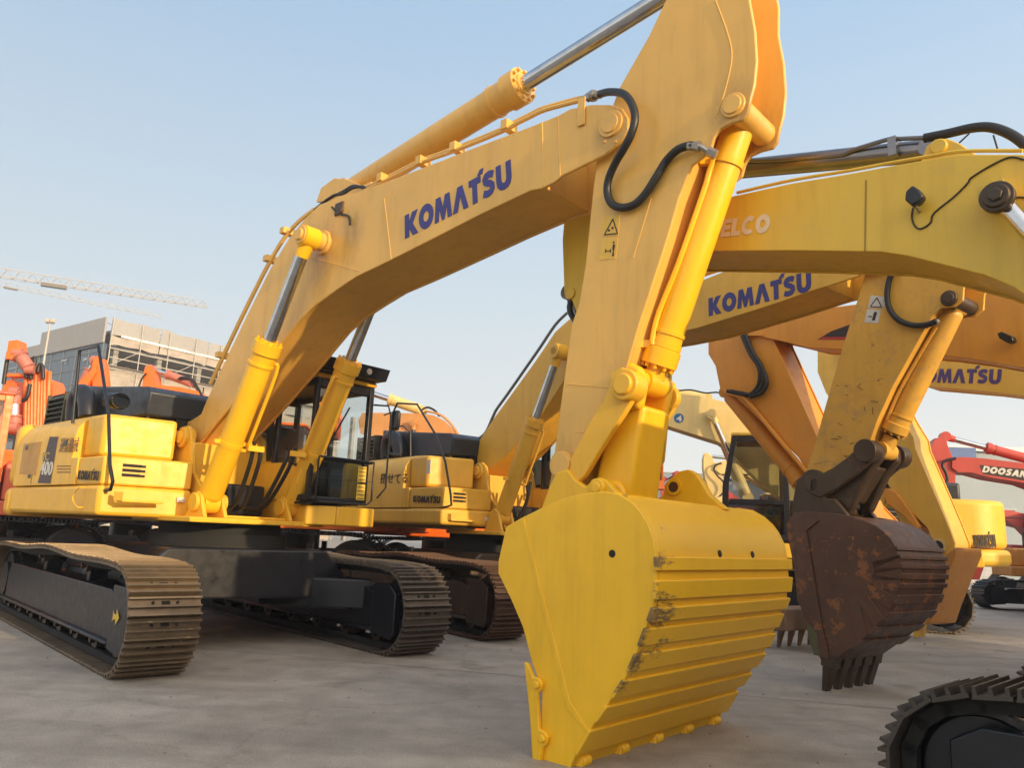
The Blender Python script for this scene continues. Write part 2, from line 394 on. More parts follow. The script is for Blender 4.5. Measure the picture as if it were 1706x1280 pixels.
def crawler(R, parent, yc, X0, X1, h, w, mat, frame_mat, rot=0.0, pitch=.2, gus=3, side=None, arrow=False, detail=True, bulge=.05):
    """one crawler: belt of grouser shoes, frame, idler, sprocket, rollers"""
    side = R.side if side is None else side
    path, p = track_path(X0, X1, h, bulge, pitch)
    mb = MB(); hw = p*.465; gh = h*.046
    for (c, d) in path:
        nrm = Vector((d.y, -d.x))                        # outward (bottom heading +X -> down)
        def T(s_, n_): q = c + d*s_ + nrm*(n_-.02); return (q.x, q.y)
        prof = [(-hw, -.02)]
        ps = [(-hw, .0)]
        gs = [-.8, 0, .8] if gus == 3 else [-.6, .6]
        for g in gs:
            g0 = g*hw; ps += [(g0-hw*.12, 0), (g0-hw*.09, gh), (g0+hw*.09, gh), (g0+hw*.12, 0)]
        ps += [(hw, 0), (hw, -.02)]
        mb.mi = 0; mb.prism([T(a, b) for a, b in [(-hw, -.02)]+ps[1:]], yc-w/2, yc+w/2)
        if detail:
            mb.mi = 1
            for yy in (-.14, .14):
                a = T(-hw*1.15, -.03); b = T(hw*1.15, -.03); e = T(hw*1.15, -.10); f = T(-hw*1.15, -.10)
                mb.prism([a, b, e, f], yc+yy-.025, yc+yy+.025)
            # clean-out slots and bolt heads on the shoe
            a = T(-hw*.28, .001); b = T(hw*.28, .001); e = T(hw*.28, .004); f = T(-hw*.28, .004)
            for gy in (-.035,): mb.prism([(x, z) for x, z in (T(hw*.22, -.001), T(hw*.58, -.001), T(hw*.58, .003), T(hw*.22, .003))], yc+gy, yc+gy+.08)
            for gy in (-.13, .10):
                q0 = T(hw*.4, .0); q1 = T(hw*.4, .018); mb.cyl((q0[0], yc+gy+.015, q0[1]), (q1[0], yc+gy+.015, q1[1]), .014, n=6)
    if rot: mb.rot(rot)
    belt = mb.build('track_belt', [mat, DRK], parent, ang=30)
    r = h/2
    fb = MB(); yo = yc+side*w*.30; yi = yc-side*w*.30; y0, y1 = min(yo, yi), max(yo, yi)
    xa, xb = X0+r*1.6, X1-r*1.9
    fb.prism([(xa, h*.26), (xb, h*.26), (xb+.12, h*.34), (xb+.12, h*.66), (xb-.1, h*.74), (xa+.15, h*.74), (xa, h*.60)], y0, y1)
    fb.prism([(xa-.1, h*.23), (xb+.1, h*.23), (xb+.1, h*.265), (xa-.1, h*.265)], y0-.05, y1+.05)
    # idler guard box
    gx0, gx1 = xb+.1, X1-r*.72
    fb.prism([(gx0, h*.20), (gx1-.06, h*.17), (gx1, h*.24), (gx1, h*.70), (gx1-.15, h*.80), (gx0, h*.80)], yo-.04, yo+.045)
    fb.prism([(gx0, h*.20), (gx1-.06, h*.17), (gx1, h*.24), (gx1, h*.70), (gx1-.15, h*.80), (gx0, h*.80)], yi-.045, yi+.04)
    fb.prism([(gx0, h*.70), (gx1-.2, h*.70), (gx1-.2, h*.78), (gx0, h*.78)], min(yo, yi)+.04, max(yo, yi)-.04)
    for xx in (X0+(X1-X0)*.36, X0+(X1-X0)*.66):            # carrier roller posts
        fb.box(xx-.06, xx+.06, yc-.1, yc+.1, h*.7, h*.86)
    if rot: fb.rot(rot)
    fr = fb.build('track_frame', frame_mat, parent, bevel=.012)
    def wheel(name, x, z, rad, wd, mt=frame_mat, hub=.35, par=parent):
        q = MB(); a = Vector((x, yc-wd/2, z)); b = Vector((x, yc+wd/2, z))
        q.lathe(a, b, [(0, rad*.55), (.0, rad*.9), (.3, rad*.9), (.32, rad), (.68, rad), (.7, rad*.9), (1, rad*.9), (1, rad*.55)], n=30)
        q.lathe(a-Vector((0, .05, 0)), b+Vector((0, .05, 0)), [(0, rad*hub), (1, rad*hub)], n=20)
        if rot: q.rot(rot)
        return q.build(name, mt, par)
    wheel('idler_wheel', X1-r, r, r-.115, w*.3)
    wheel('sprocket', X0+r, r, r-.10, w*.45, hub=.6)
    if detail:
        n = 8
        for i in range(n): wheel('track_roller', xa+.0+(xb-xa+.1)*i/(n-1), h*.20, h*.115, w*.42, GRIME)
        for xx in (X0+(X1-X0)*.36, X0+(X1-X0)*.66): wheel('carrier_roller', xx, h*.90, h*.075, w*.4, GRIME)
    if arrow:
        q = MB(); ax = gx0+.12; az_ = h*.52; yy = yo+side*.048
        q.prism([(ax, az_+.05), (ax+.05, az_+.02), (ax+.12, az_+.02), (ax+.12, az_+.07), (ax+.22, az_-.005), (ax+.12, az_-.08), (ax+.12, az_-.03), (ax+.05, az_-.03), (ax, az_-.06), (ax+.025, az_)], yy, yy+side*.003)
        if rot: q.rot(rot)
        q.build('arrow_decal', DECYEL, fr)
    return belt

def limb(R, name, parent, plate_px, Y, mat, inner_px=None, inset=.025, thick=.03, bevel=.006, plate_only=None, far=None):
    """box-section boom or arm: two side plates traced at local Y and -Y with a boxed core between"""
    s = 1 if Y > 0 else -1; a = abs(Y)
    out = R.XZ(plate_px, Y)
    mb = MB(); mb.prism(out, a-thick, a); mb.prism(out, -a, -a+thick)
    core = R.XZ(inner_px, Y) if inner_px else out
    mb.prism(offset_poly(core, inset), -a+thick-.002, a-thick+.002)
    return mb.build(name, mat, parent, bevel=bevel), out

def bolts_ring(mb, c, r, y0, y1, n=8, br=.02):
    for i in range(n):
        q = 2*PI*i/n; mb.cyl((c[0]+math.cos(q)*r, y0, c[2]+math.sin(q)*r), (c[0]+math.cos(q)*r, y1, c[2]+math.sin(q)*r), br, n=6)

def bucket(R, parent, outline, Y0, Y1, mat, back_i, tooth_n=5, tooth_dir=None, strips=8, thick=.04, teeth_len=.3, ztip=None, taper=0):
    """outline: closed side-plate polygon (XZ). back_i: (i0, i1) index range running over the back, from hinge to lip."""
    mb = MB()
    mb.prism(outline, Y0, Y0+thick); mb.prism(outline, Y1-thick, Y1)
    back = outline[back_i[0]:back_i[1]+1]
    inn = offset_poly(outline, .035)[back_i[0]:back_i[1]+1]; mb.mi = 1
    mb.sweep([tuple(p) for p in back], inn, Y0+thick, Y1-thick)
    b = mb.build('bucket', mat if isinstance(mat, list) else [mat, mat], parent, bevel=.006)
    return b, back

def teeth(name, mat, parent, lip, d, Y0, Y1, n, ln, wd=.09):
    lip = Vector(lip); d = Vector(d).normalized(); nn = Vector((-d.y, d.x)); res = []
    for i in range(n):
        y = Y0+(Y1-Y0)*(i+.5)/n if n > 1 else (Y0+Y1)/2
        y = Y0+wd/2+(Y1-Y0-wd)*i/max(1, n-1)
        q = MB()
        A = lip-d*.12
        def ring(t, hh, w): c = A+d*t; return [(c+nn*hh, w), (c-nn*hh, w)]
        vs = []
        for t, hh, w in ((0, .075, wd*.62), (ln*.35, .07, wd*.62), (ln*.36, .055, wd*.5), (ln*1.05+.1, .012, wd*.34)):
            c = A+d*t
            for sx, sy in ((1, -1), (1, 1), (-1, 1), (-1, -1)): p = c+nn*hh*sx; vs.append((p.x, y+w*sy, p.y))
        fs = [[3, 2, 1, 0], [12, 13, 14, 15]]
        for k in range(3):
            for j in range(4): fs.append([4*k+j, 4*k+(j+1) % 4, 4*k+4+(j+1) % 4, 4*k+4+j])
        q.add(vs, fs); res.append(q.build('tooth', mat, parent, bevel=.006))
    return res

def hose(name, parent, pts, r, mat=None, n=10): 
    m_ = MB(); m_.tube(pts, r, n=n); return m_.build(name, mat or RUB, parent, ang=60)
# ---------------------------------------------------------------- large excavator upper structure (both twin machines)
def cab_large(R, ox, root, body, visor=True, basket=True):
    C = empty('cab', (0, 0, 0)); C.parent = root
    x0, x1, y0, y1, z0, z1 = ox-.75, ox+1.20, .52, 1.50, 1.84, 3.52
    t = .065
    f = MB()
    # front frame
    for a, b in ((y0, y0+t), (y1-t*1.3, y1)): f.box(x1-.08, x1, a, b, z0, z1)
    f.box(x1-.075, x1-.003, y0+t, y1-t*1.3, z1-.14, z1-.01); f.box(x1-.075, x1-.003, y0+t, y1-t*1.3, z0+.01, z0+.07); f.box(x1-.075, x1+.012, y0+t, y1-t*1.3, z0+.56, z0+.62)
    for yy in (y0, y1-t):                                # side frames
        f.box(x0, x0+.10, yy, yy+t, z0, z1); f.box(x0+.10, x1-.08, yy+.004, yy+t-.004, z1-.10, z1-.004); f.box(x0+.10, x1-.08, yy+.004, yy+t-.004, z0+.004, z0+.09)
        f.box(ox+.22, ox+.31, yy+.002, yy+t-.002, z0+.09, z1-.1)
    f.box(x0, x0+.08, y0+t, y1-t, z1-.14, z1-.003); f.box(x0, x0+.08, y0+t, y1-t, z0+.003, z0+.5)
    f.build('cab_frame', BLK, C, bevel=.015)
    g = MB(); g.box(x1-.05, x1-.042, y0+t, y1-t*1.3, z0+.62, z1-.14); g.build('windshield', GLS, C)
    g = MB(); g.box(x1-.05, x1-.042, y0+t, y1-t*1.3, z0+.07, z0+.56); g.build('lower_window', GLSD, C)
    for yy in (y0+.03, y1-.035):
        g = MB(); g.box(x0+.10, ox+.22, yy, yy+.007, z0+.55, z1-.1); g.box(ox+.31, x1-.08, yy, yy+.007, z0+.09, z1-.1); g.build('side_window', GLS, C)
    g = MB(); g.box(x0+.03, x0+.037, y0+t, y1-t, z0+.5, z1-.14); g.build('rear_window', GLS, C)
    p = MB()
    for yy in (y0+.01, y1-.055): p.box(x0+.1, ox+.22, yy, yy+.045, z0+.09, z0+.55)
    p.build('side_panel', body, C)
    r = MB(); r.box(x0-.02, x1+.03, y0-.02, y1+.02, z1, z1+.07); r.build('roof', body, C, bevel=.03, seg=3)
    if visor:
        v = MB(); v.prism([(x1-.9, z1+.075), (x1+.22, z1+.075), (x1+.30, z1+.24), (x1-.9, z1+.24)], y0-.06, y1+.02)
        v.build('roof_guard', BLK, C, bevel=.01)
        l = MB(); l.cyl((x1+.22, y0+.62, z1+.15), (x1+.31, y0+.62, z1+.15), .045, n=16); l.build('lamp', STEEL, C)
    if basket:
        b = MB(); xb = x1+.07
        b.tube([(xb, y0+.08, z0+.60), (xb, y0+.08, z0+.06), (xb, y0+.14, z0), (xb, y1-.05, z0), (xb, y1+.03, z0+.06), (xb, y1+.03, z0+.60), (xb, y0+.08, z0+.60)], .014, sm=False)
        b.bar((xb, y0+.08, z0+.32), (xb, y1+.03, z0+.32), .005, .005)
        b.bar((x1-.02, y0+.08, z0+.58), (xb, y0+.08, z0+.58), .02, .02); b.bar((x1-.02, y1, z0+.58), (xb, y1, z0+.58), .02, .02)
        b.build('foot_guard', BLK, C)
        s = MB()
        s.mi = 0
        for k in (0, 1): s.box(x1+.018, x1+.021, y1-.20, y1-.06, z0+.06+k*.25, z0+.28+k*.25)
        s.mi = 1
        for k in range(9): s.box(x1+.022, x1+.023, y1-.19, y1-.07, z0+.075+k*.053, z0+.085+k*.053)
        s.build('yellow_warning_sticker', [DECYEL, INK], C)
    # grab rail on the cab's far front corner and wiper
    h = MB(); h.tube([(x1+.02, y1-.02, z1-.25), (x1+.16, y1+.14, z1-.25), (x1+.18, y1+.18, z1-.4), (x1+.18, y1+.18, z0+.25), (x1+.1, y1+.1, z0+.1)], .014, sm=False); h.build('grab_rail', BLK, C)
    w = MB(); w.bar((x1+.01, y0+.2, z0+.66), (x1+.015, y0+.55, z1-.35), .012, .02); w.build('wiper', BLK, C)
    # inside
    s = MB(); s.box(ox-.35, ox+.15, y0+.28, y0+.80, z0+.30, z0+.45); s.prism([(ox-.42, z0+.42), (ox-.28, z0+.42), (ox-.40, z0+1.15), (ox-.52, z0+1.15)], y0+.30, y0+.78); s.build('seat', flat('seat_cloth', (.03, .035, .04), .9), C, bevel=.05, seg=3)
    s = MB(); s.box(ox-.3, ox+.35, y0+.09, y0+.24, z0+.1, z0+.62); s.box(ox-.3, ox+.35, y1-.24, y1-.09, z0+.1, z0+.62); s.cyl((ox+.3, y0+.16, z0+.6), (ox+.33, y0+.16, z0+.82), .02); s.cyl((ox+.3, y1-.16, z0+.6), (ox+.33, y1-.16, z0+.82), .02)
    s.box(x1-.32, x1-.2, y0+.1, y0+.2, z0+.2, z0+.9); s.build('console', DRK, C, bevel=.02)
    s = MB(); s.box(x0+.08, x1-.08, y0+.07, y1-.07, z0-.02, z0+.06); s.build('floor_plate', DRK, C)
    return C

def upper_large(R, ox, root, body, tail_label=True, cabkw={}, mirror=True, fc=.16, skz=1.53):
    HW = 1.65
    # lower skirt / catwalk
    m_ = MB(); m_.prism([(ox+fc+.02, -HW), (ox+.32, -.62), (ox-.2, -.55), (ox-3.25, -.55), (ox-3.25, -HW)], skz, 1.90, 'Z')
    m_.build('side_skirt', body, root, bevel=.05, seg=3)
    m_ = MB(); m_.prism([(ox-.5, .55), (ox-.5, HW), (ox-3.25, HW), (ox-3.25, .55)], skz, 1.90, 'Z'); m_.build('side_skirt', body, root, bevel=.05, seg=3)
    # recessed step pocket and sticker on the front of the skirt
    m_ = MB(); m_.prism([(ox+.315, -.80), (ox+.30, -.80), (ox+.30, -.70), (ox+.322, -.70)], 1.74, 1.80, 'Z'); m_.build('white_sticker', WHT, root)
    # front steps
    m_ = MB(); m_.prism([(ox+.20, -1.50), (ox+.38, -1.50), (ox+.42, -1.02), (ox+.26, -1.02)], 1.70, 1.73, 'Z'); m_.prism([(ox+.20, -1.52), (ox+.24, -1.55), (ox+.38, -1.50), (ox+.34, -1.48)], 1.71, 1.82, 'Z')
    m_.build('step', body, root, bevel=.006)
    # lower and upper tool boxes
    lb = MB(); lb.prism([(ox+fc, -HW+.02), (ox+.28, -.62), (ox-.5, -.60), (ox-.78, -.60), (ox-.78, -HW+.02)], 1.905, 2.26, 'Z')
    lo = lb.build('tool_box', body, root, bevel=.025, seg=3)
    v = MB()
    def fx(y): return ox+fc+(y+HW-.02)/(1.01)*(.28-fc)
    for k in range(3):
        z = 2.02+k*.06; ya, yb = -1.42, -1.22
        v.prism([(fx(ya)+.003, ya), (fx(yb)+.003, yb), (fx(yb)+.012, yb), (fx(ya)+.012, ya)], z, z+.035, 'Z')
        v.prism([(fx(yb)+.003, yb), (fx(yb+.05)+.003, yb+.05), (fx(yb+.05)+.016, yb+.05), (fx(yb)+.016, yb)], z+.003, z+.030, 'Z')
    v.build('vent', [DRK], lo)
    ub = MB(); ub.prism([(ox-.42, -HW+.12), (ox-.22, -.66), (ox-.95, -.64), (ox-1.0, -HW+.12)], 2.285, 2.83, 'Z')
    ub.build('fuel_tank', body, root, bevel=.05, seg=3)
    # engine side panels with rounded shoulder
    sh = [(-HW, 1.91), (-HW, 2.52), (-HW+.03, 2.66), (-HW+.11, 2.78), (-HW+.25, 2.86), (-HW+.45, 2.89), (-.5, 2.90), (-.5, 1.91)]
    a = MB(); a.prism(sh, ox-3.24, ox-1.02, 'X'); e1 = a.build('side_door', body, root, bevel=.008)
    a = MB(); a.prism([(-HW, 1.91), (-HW, 2.26), (-.5, 2.26), (-.5, 1.91)], ox-1.014, ox-.79, 'X'); a.build('side_panel', body, root, bevel=.008)
    a = MB(); a.prism([(-y, z) for y, z in sh], ox-3.24, ox-.80, 'X'); a.build('side_door', body, root, bevel=.008)
    g = MB(); g.box(ox-2.45, ox-2.44, -HW-.004, -HW+.02, 1.93, 2.5); g.build('door_gap', DRK, e1)
    # counterweight
    N = 14; prof = []
    for i in range(N+1):
        t = PI*i/N; s = 1 if math.cos(t) > 0 else -1
        prof.append((ox-3.26-.85*math.sin(t)**.75, -HW*s*abs(math.cos(t))**.55))
    cw = MB(); cw.prism(prof, 1.905, 2.88, 'Z'); c1 = cw.build('counterweight', body, root, bevel=.16, seg=5)
    prof2 = [(x-.03*(x < ox-3.27), y*1.004) for x, y in prof]
    cw = MB(); cw.prism(prof2, skz-.05, 1.90, 'Z'); cw.build('counterweight_skirt', body, c1, bevel=.10, seg=4)
    # hood
    hd = MB(); hd.prism([(ox-3.18, 2.90), (ox-.55, 2.90), (ox-.50, 3.22), (ox-.62, 3.30), (ox-1.9, 3.42), (ox-3.18, 3.56)], -.98, .98)
    h1 = hd.build('engine_hood', BLUEBLK, root, bevel=.03, seg=3)
    rb = MB()
    for k in range(8): rb.bar((ox-3.0+k*.14, -.4, 3.546-k*.0148), (ox-3.0+k*.14, .4, 3.546-k*.0148), .07, .012)
    rb.build('hood_vent', DRK, h1)
    lv = MB(); X0, X1 = ox-4.0, ox-3.2
    lv.box(X0, X1, -1.08, .9, 2.86, 3.45); l1 = lv.build('radiator_housing', DRK, root, bevel=.03)
    s = MB()
    for k in range(6):
        z = 2.95+k*.078; s.prism([(-1.085, z+.05), (-1.14, z), (-1.14, z+.012), (-1.085, z+.062)], X0+.05, X1-.05, 'X')
    s.box(X0, X0+.05, -1.14, -1.085, 2.87, 3.44); s.box(X1-.05, X1, -1.14, -1.085, 2.87, 3.44); s.build('louver', flat('louver_olive', (.035, .032, .012), .5), l1)
    # exhaust / air duct and small mirror, handle
    d = MB(); d.tube([(ox-2.6, -1.15, 2.92), (ox-2.6, -1.17, 3.2), (ox-2.5, -1.17, 3.34), (ox-2.3, -1.17, 3.30), (ox-2.15, -1.16, 3.12), (ox-2.1, -1.15, 2.95)], .13, n=14); d.build('air_duct', BLK, root)
    if mirror:
        mr = MB(); mr.lathe((ox-.95, -1.30, 3.08), (ox-.82, -1.22, 3.06), [(0, .02), (.1, .19), (.6, .20), (1, .20)], n=24)
        mr.v = [(x, y, 3.07+(z-3.07)*.55) for x, y, z in mr.v]
        mo = mr.build('side_mirror', BLK, root); q = MB(); q.lathe((ox-.818, -1.219, 3.06), (ox-.81, -1.214, 3.06), [(0, .18), (1, .18)], n=24); q.v = [(x, y, 3.07+(z-3.07)*.55) for x, y, z in q.v]; q.build('mirror_glass', flat('mirror', (.7, .7, .68), .05, 1), mo)
        q = MB(); q.tube([(ox-.9, -1.26, 3.05), (ox-.8, -1.35, 3.0), (ox-.62, -1.5, 2.95)], .013); q.build('mirror_arm', BLK, mo)
    th = MB(); th.cyl((ox-.72, -.86, 2.83), (ox-.72, -.86, 3.02), .022); th.cyl((ox-.72, -.96, 3.02), (ox-.72, -.76, 3.02), .018); th.build('filler_handle', STEEL, root)
    # hand rail
    # centre section and boom foot brackets
    c = MB(); c.box(ox-3.2, ox+.05, -.55, .50, skz+.03, 2.55); c.build('centre_frame', body, root, bevel=.02)
    c = MB(); c.box(ox-3.2, ox-.55, -.55, .55, 2.55, 2.9); c.build('valve_cover', BLK, root)
    for s_ in (-1, 1):
        b = MB(); pts = [(ox-.55, 1.6), (ox+.62, 1.6), (ox+.50, 1.9), (ox+.12, 2.15), (ox-.02, 2.62), (ox-.08, 2.72), (ox-.16, 2.78), (ox-.28, 2.78), (ox-.37, 2.70), (ox-.42, 2.55), (ox-.55, 2.2)]
        ya, yb = sorted((s_*.50, s_*.56)); b.prism(pts, ya, yb); boss(b, (ox-.22, 0, 2.62), .14, ya-.05, yb+.05)
        boss(b, (ox-.22, 0, 2.62), .085, ya-.08, yb+.08)
        b.build('boom_bracket', body, root, bevel=.012)
    bp = MB(); bp.box(ox-.6, ox+1.02, -.95, .95, 1.50, 1.565)
    bp.box(ox+.1, ox+.9, -.42, .42, 1.566, 1.60)
    bp.build('base_plate', body, root, bevel=.012)
    vb = MB(); vb.box(ox+.1, ox+.45, -.38, .35, 1.61, 2.02); vb.build('swing_motor', BLK, root, bevel=.04, seg=3)
    # deck under the cab
    dk = MB(); dk.box(ox-.75, ox+1.25, .98, 1.62, 1.53, 1.79); dk.prism([(ox-.4, .62), (ox+1.04, .62), (ox+1.25, .975), (ox-.4, .975)], 1.53, 1.79, 'Z'); dk.build('cab_deck', body, root, bevel=.02)
    cp = MB(); cp.prism([(ox-.75, .52), (ox+1.2, .52), (ox+1.2, .60), (ox-.75, .60)], 1.80, 1.835, 'Z'); cp.build('cab_mount', BLK, root)
    pn = MB(); pn.prism([(ox-.7, 1.84), (ox+.9, 1.84), (ox+1.1, 2.25), (ox+.7, 2.36), (ox-.7, 2.36)], .462, .512); pn.build('cab_side_cover', body, root, bevel=.03, seg=3)
    cab_large(R, ox, root, body, **cabkw)

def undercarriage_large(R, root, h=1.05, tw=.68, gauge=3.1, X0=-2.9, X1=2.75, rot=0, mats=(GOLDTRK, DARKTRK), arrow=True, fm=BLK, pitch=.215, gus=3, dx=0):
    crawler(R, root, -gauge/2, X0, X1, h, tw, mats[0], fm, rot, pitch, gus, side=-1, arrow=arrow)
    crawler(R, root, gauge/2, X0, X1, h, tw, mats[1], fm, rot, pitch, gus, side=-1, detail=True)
    c = MB(); c.prism([(-gauge/2+.3, .60), (-gauge/2+.3, 1.02), (-1.05, 1.2), (1.0, 1.2), (gauge/2-.25, .88), (gauge/2-.25, .5), (1.0, .60)], -1.0, 1.15, 'X')
    for sx in (-1, 1):
        for sy in (-1, 1):
            c.prism([(sx*.5, sy*.4), (sx*1.25, sy*.9), (sx*1.65, sy*(gauge/2-.12)), (sx*.75, sy*(gauge/2-.12)), (sx*.1, sy*.9)], .47, .86, 'Z')
    if rot: c.rot(rot)
    c.build('centre_frame', fm, root, bevel=.03, seg=3)
    c = MB(); c.cyl((0, 0, 1.18), (0, 0, 1.36), .88, n=40); c.cyl((0, 0, 1.36), (0, 0, 1.54), .78, n=40); c.build('slew_ring', DRK, root)

# ---------------------------------------------------------------- mid-size machine house (seen from farther away)
def upper_mid(R, root, body, mid=None, s=1.0, z0=1.12, tail=None, cabcol=None, tracks=True, trk=None, hood=None, label_x=None, tilt=0, ttop=None, tdx=0, th=.9, hw=1.35):
    mid = mid or body; HW = hw*s; T = -2.8*s if tail is None else tail; top = ttop or z0+1.15*s
    d = MB(); d.prism([(1.5*s, -HW), (1.5*s, -.5*s), (.9*s, -.45*s), (.9*s, .35*s), (1.75*s, .4*s), (1.75*s, HW), (T*.8, HW), (T*.8, -HW)], z0, z0+.24*s, 'Z'); d.build('deck', body, root, bevel=.03)
    N = 12; prof = [(T*.62+(T*.38)*math.sin(PI*i/N)**.7, -HW*(1 if math.cos(PI*i/N) > 0 else -1)*abs(math.cos(PI*i/N))**.5) for i in range(N+1)]
    c = MB(); c.prism(prof, z0+.02, z0+.28*s, 'Z'); c.prism([(x*.985, y*.985) for x, y in prof], z0+.29*s, top, 'Z'); cwt = c.build('counterweight', body, root, bevel=.11, seg=4)
    for sy in (-1, 1):
        a, b = sorted((sy*.55*s, sy*HW*.985))
        q = MB(); q.box(T*.61, -.35*s, a, b, z0+.25*s, top-.06); sd = q.build('side_door', mid, root, bevel=.04, seg=3)
        v = MB(); yy = sy*HW*.985
        for k in range(6):
            y0, y1 = sorted((yy, yy+sy*.012)); v.box(T*.58, T*.40, y0, y1, z0+.42*s+k*.1*s, z0+.46*s+k*.1*s)
        v.build('vent', DRK if mid != BLUEBLK else STEEL, sd)
    q = MB(); q.box(-.3*s, 1.45*s, -HW*.985, -.62*s, z0+.25*s, top-.28*s); q.build('tool_box', body, root, bevel=.05, seg=3)
    q = MB(); q.box(T*.75, -.6*s, -.75*s, .75*s, top-.05, top+.28*s); q.build('engine_hood', hood or mid, root, bevel=.06, seg=3)
    q = MB(); q.cyl((T*.5, -.35*s, top+.2*s), (T*.5, -.35*s, top+.62*s), .06*s, n=14); q.build('exhaust_pipe', GRIME, root)
    # cab
    C = empty('cab', (0, 0, 0)); C.parent = root
    x0, x1, y0, y1, z_, z1 = -.30*s, 1.55*s, .42*s, HW, z0+.27*s, z0+1.98*s; t = .06*s
    f = MB(); cf = cabcol or BLK
    for yy in (y0, y1-t):
        f.box(x0, x0+.12*s, yy, yy+t, z_, z1); f.prism([(x1-.10*s, z_), (x1, z_), (x1-.02*s, z_+.9*s), (x1-.18*s, z1), (x1-.27*s, z1), (x1-.12*s, z_+.9*s)], yy, yy+t)
        f.box(x0+.12*s, x1-.27*s, yy+.004, yy+t-.004, z1-.10*s, z1-.004); f.box(x0+.12*s, x1-.10*s, yy+.004, yy+t-.004, z_+.004, z_+.10*s); f.box(x0+.12*s, x1-.12*s, yy+.006, yy+t-.006, z_+.58*s, z_+.66*s); f.box(.48*s, .58*s, yy+.002, yy+t-.002, z_+.10*s, z1-.10*s)
    f.box(x1-.27*s, x1-.19*s, y0+t, y1-t, z1-.09*s, z1-.003); f.box(x1-.09*s, x1-.01*s, y0+t, y1-t, z_+.003, z_+.12*s); f.box(x0, x0+.07*s, y0+t, y1-t, z_+.003, z_+.7*s); f.box(x0, x0+.07*s, y0+t, y1-t, z1-.12*s, z1-.003)
    f.build('cab_frame', cf, C, bevel=.012)
    q = MB(); q.box(x0-.03, x1-.17*s, y0-.02, y1+.02, z1, z1+.06*s); q.build('roof', body, C, bevel=.03, seg=3)
    for yy in (y0+.02, y1-.028):
        q = MB(); q.box(x0+.12*s, .48*s, yy, yy+.008, z_+.66*s, z1-.1*s); q.box(.58*s, x1-.19*s, yy, yy+.008, z_+.66*s, z1-.1*s); q.build('side_window', GLS, C)
        q = MB(); q.box(x0+.12*s, .48*s, yy-.004, yy+.012, z_+.1*s, z_+.58*s); q.box(.58*s, x1-.11*s, yy-.004, yy+.012, z_+.1*s, z_+.58*s); q.build('door_panel', body if cabcol else GLSD, C)
    q = MB(); q.prism([(x1-.06*s, z_+.12*s), (x1-.05*s, z_+.12*s), (x1-.06*s, z_+.9*s), (x1-.22*s, z1-.09*s), (x1-.23*s, z1-.09*s), (x1-.07*s, z_+.9*s)], y0+t, y1-t); q.build('windshield', GLS, C)
    q = MB(); q.box(x0+.02, x0+.03, y0+t, y1-t, z_+.7*s, z1-.12*s); q.build('rear_window', GLS, C)
    q = MB(); q.box(0*s, .5*s, y0+.2*s, y1-.2*s, z_+.05*s, z_+.5*s); q.prism([(0, z_+.5*s), (.14*s, z_+.5*s), (.05*s, z_+1.15*s), (-.07*s, z_+1.15*s)], y0+.22*s, y1-.22*s); q.build('seat', DRK, C, bevel=.04)
    q = MB(); q.tube([(1.45*s, -HW+.05, top-.3*s), (1.45*s, -HW+.05, top+.35*s), (1.2*s, -HW+.05, top+.5*s), (.4*s, -HW+.05, top+.5*s), (.4*s, -HW+.05, top-.3*s)], .02, sm=False); q.build('hand_rail', BLK, root)
    for sy in (-1, 1):
        b = MB(); a, e = sorted((sy*.27*s, sy*.33*s)); b.prism([(-.15*s, z0+.2*s), (.85*s, z0+.2*s), (.5*s, z0+.55*s), (.28*s, z0+.98*s), (.08*s, z0+.98*s), (0, z0+.85*s)], a, e); b.build('boom_bracket', body, root, bevel=.01)
    if tracks:
        for sy in (-1, 1):
            crawler(R, root, sy*1.13*s, -2.05*s+tdx, 2.05*s+tdx, th*s, .6*s, trk or DARKTRK, BLK, tilt, .19*s, 3, side=R.side, detail=False, bulge=.03)
        q = MB(); q.box(-.8*s, .8*s, -.9*s, .9*s, .42*s, .85*s); q.cyl((0, 0, .8*s), (0, 0, z0+.0), .6*s, n=30)
        if tilt: q.rot(tilt)
        q.build('centre_frame', BLK, root, bevel=.03)
    return cwt
def rot180(R): return PI
# ================================================================= the nearest excavator (fresh yellow)
M = Rig('excavator', -3.88, 10.77, -42, 'freshly painted yellow excavator, its clean yellow bucket hanging nearest the camera', 'excavator', 'excavators parked in the sales yard')
m0 = M.root
undercarriage_large(M, m0, rot=math.radians(-6), X0=-4.4)
OXM = 0.0
upper_large(M, OXM, m0, BODY, fc=.0)
def rail_px(R, Y, parent, post, r=.02):
    return hose('hand_rail', parent, [R.p(x, y, Y) for x, y in post], r, BLK)
q = MB(); P = [M.p(x, y, -1.58) for x, y in ((170, 818), (184, 816), (188, 803), (183, 775), (181, 690), (164, 577), (133, 584), (121, 705))]
q.tube(P, .022, sm=False, n=10); q.build('hand_rail', BLK, m0, ang=60)
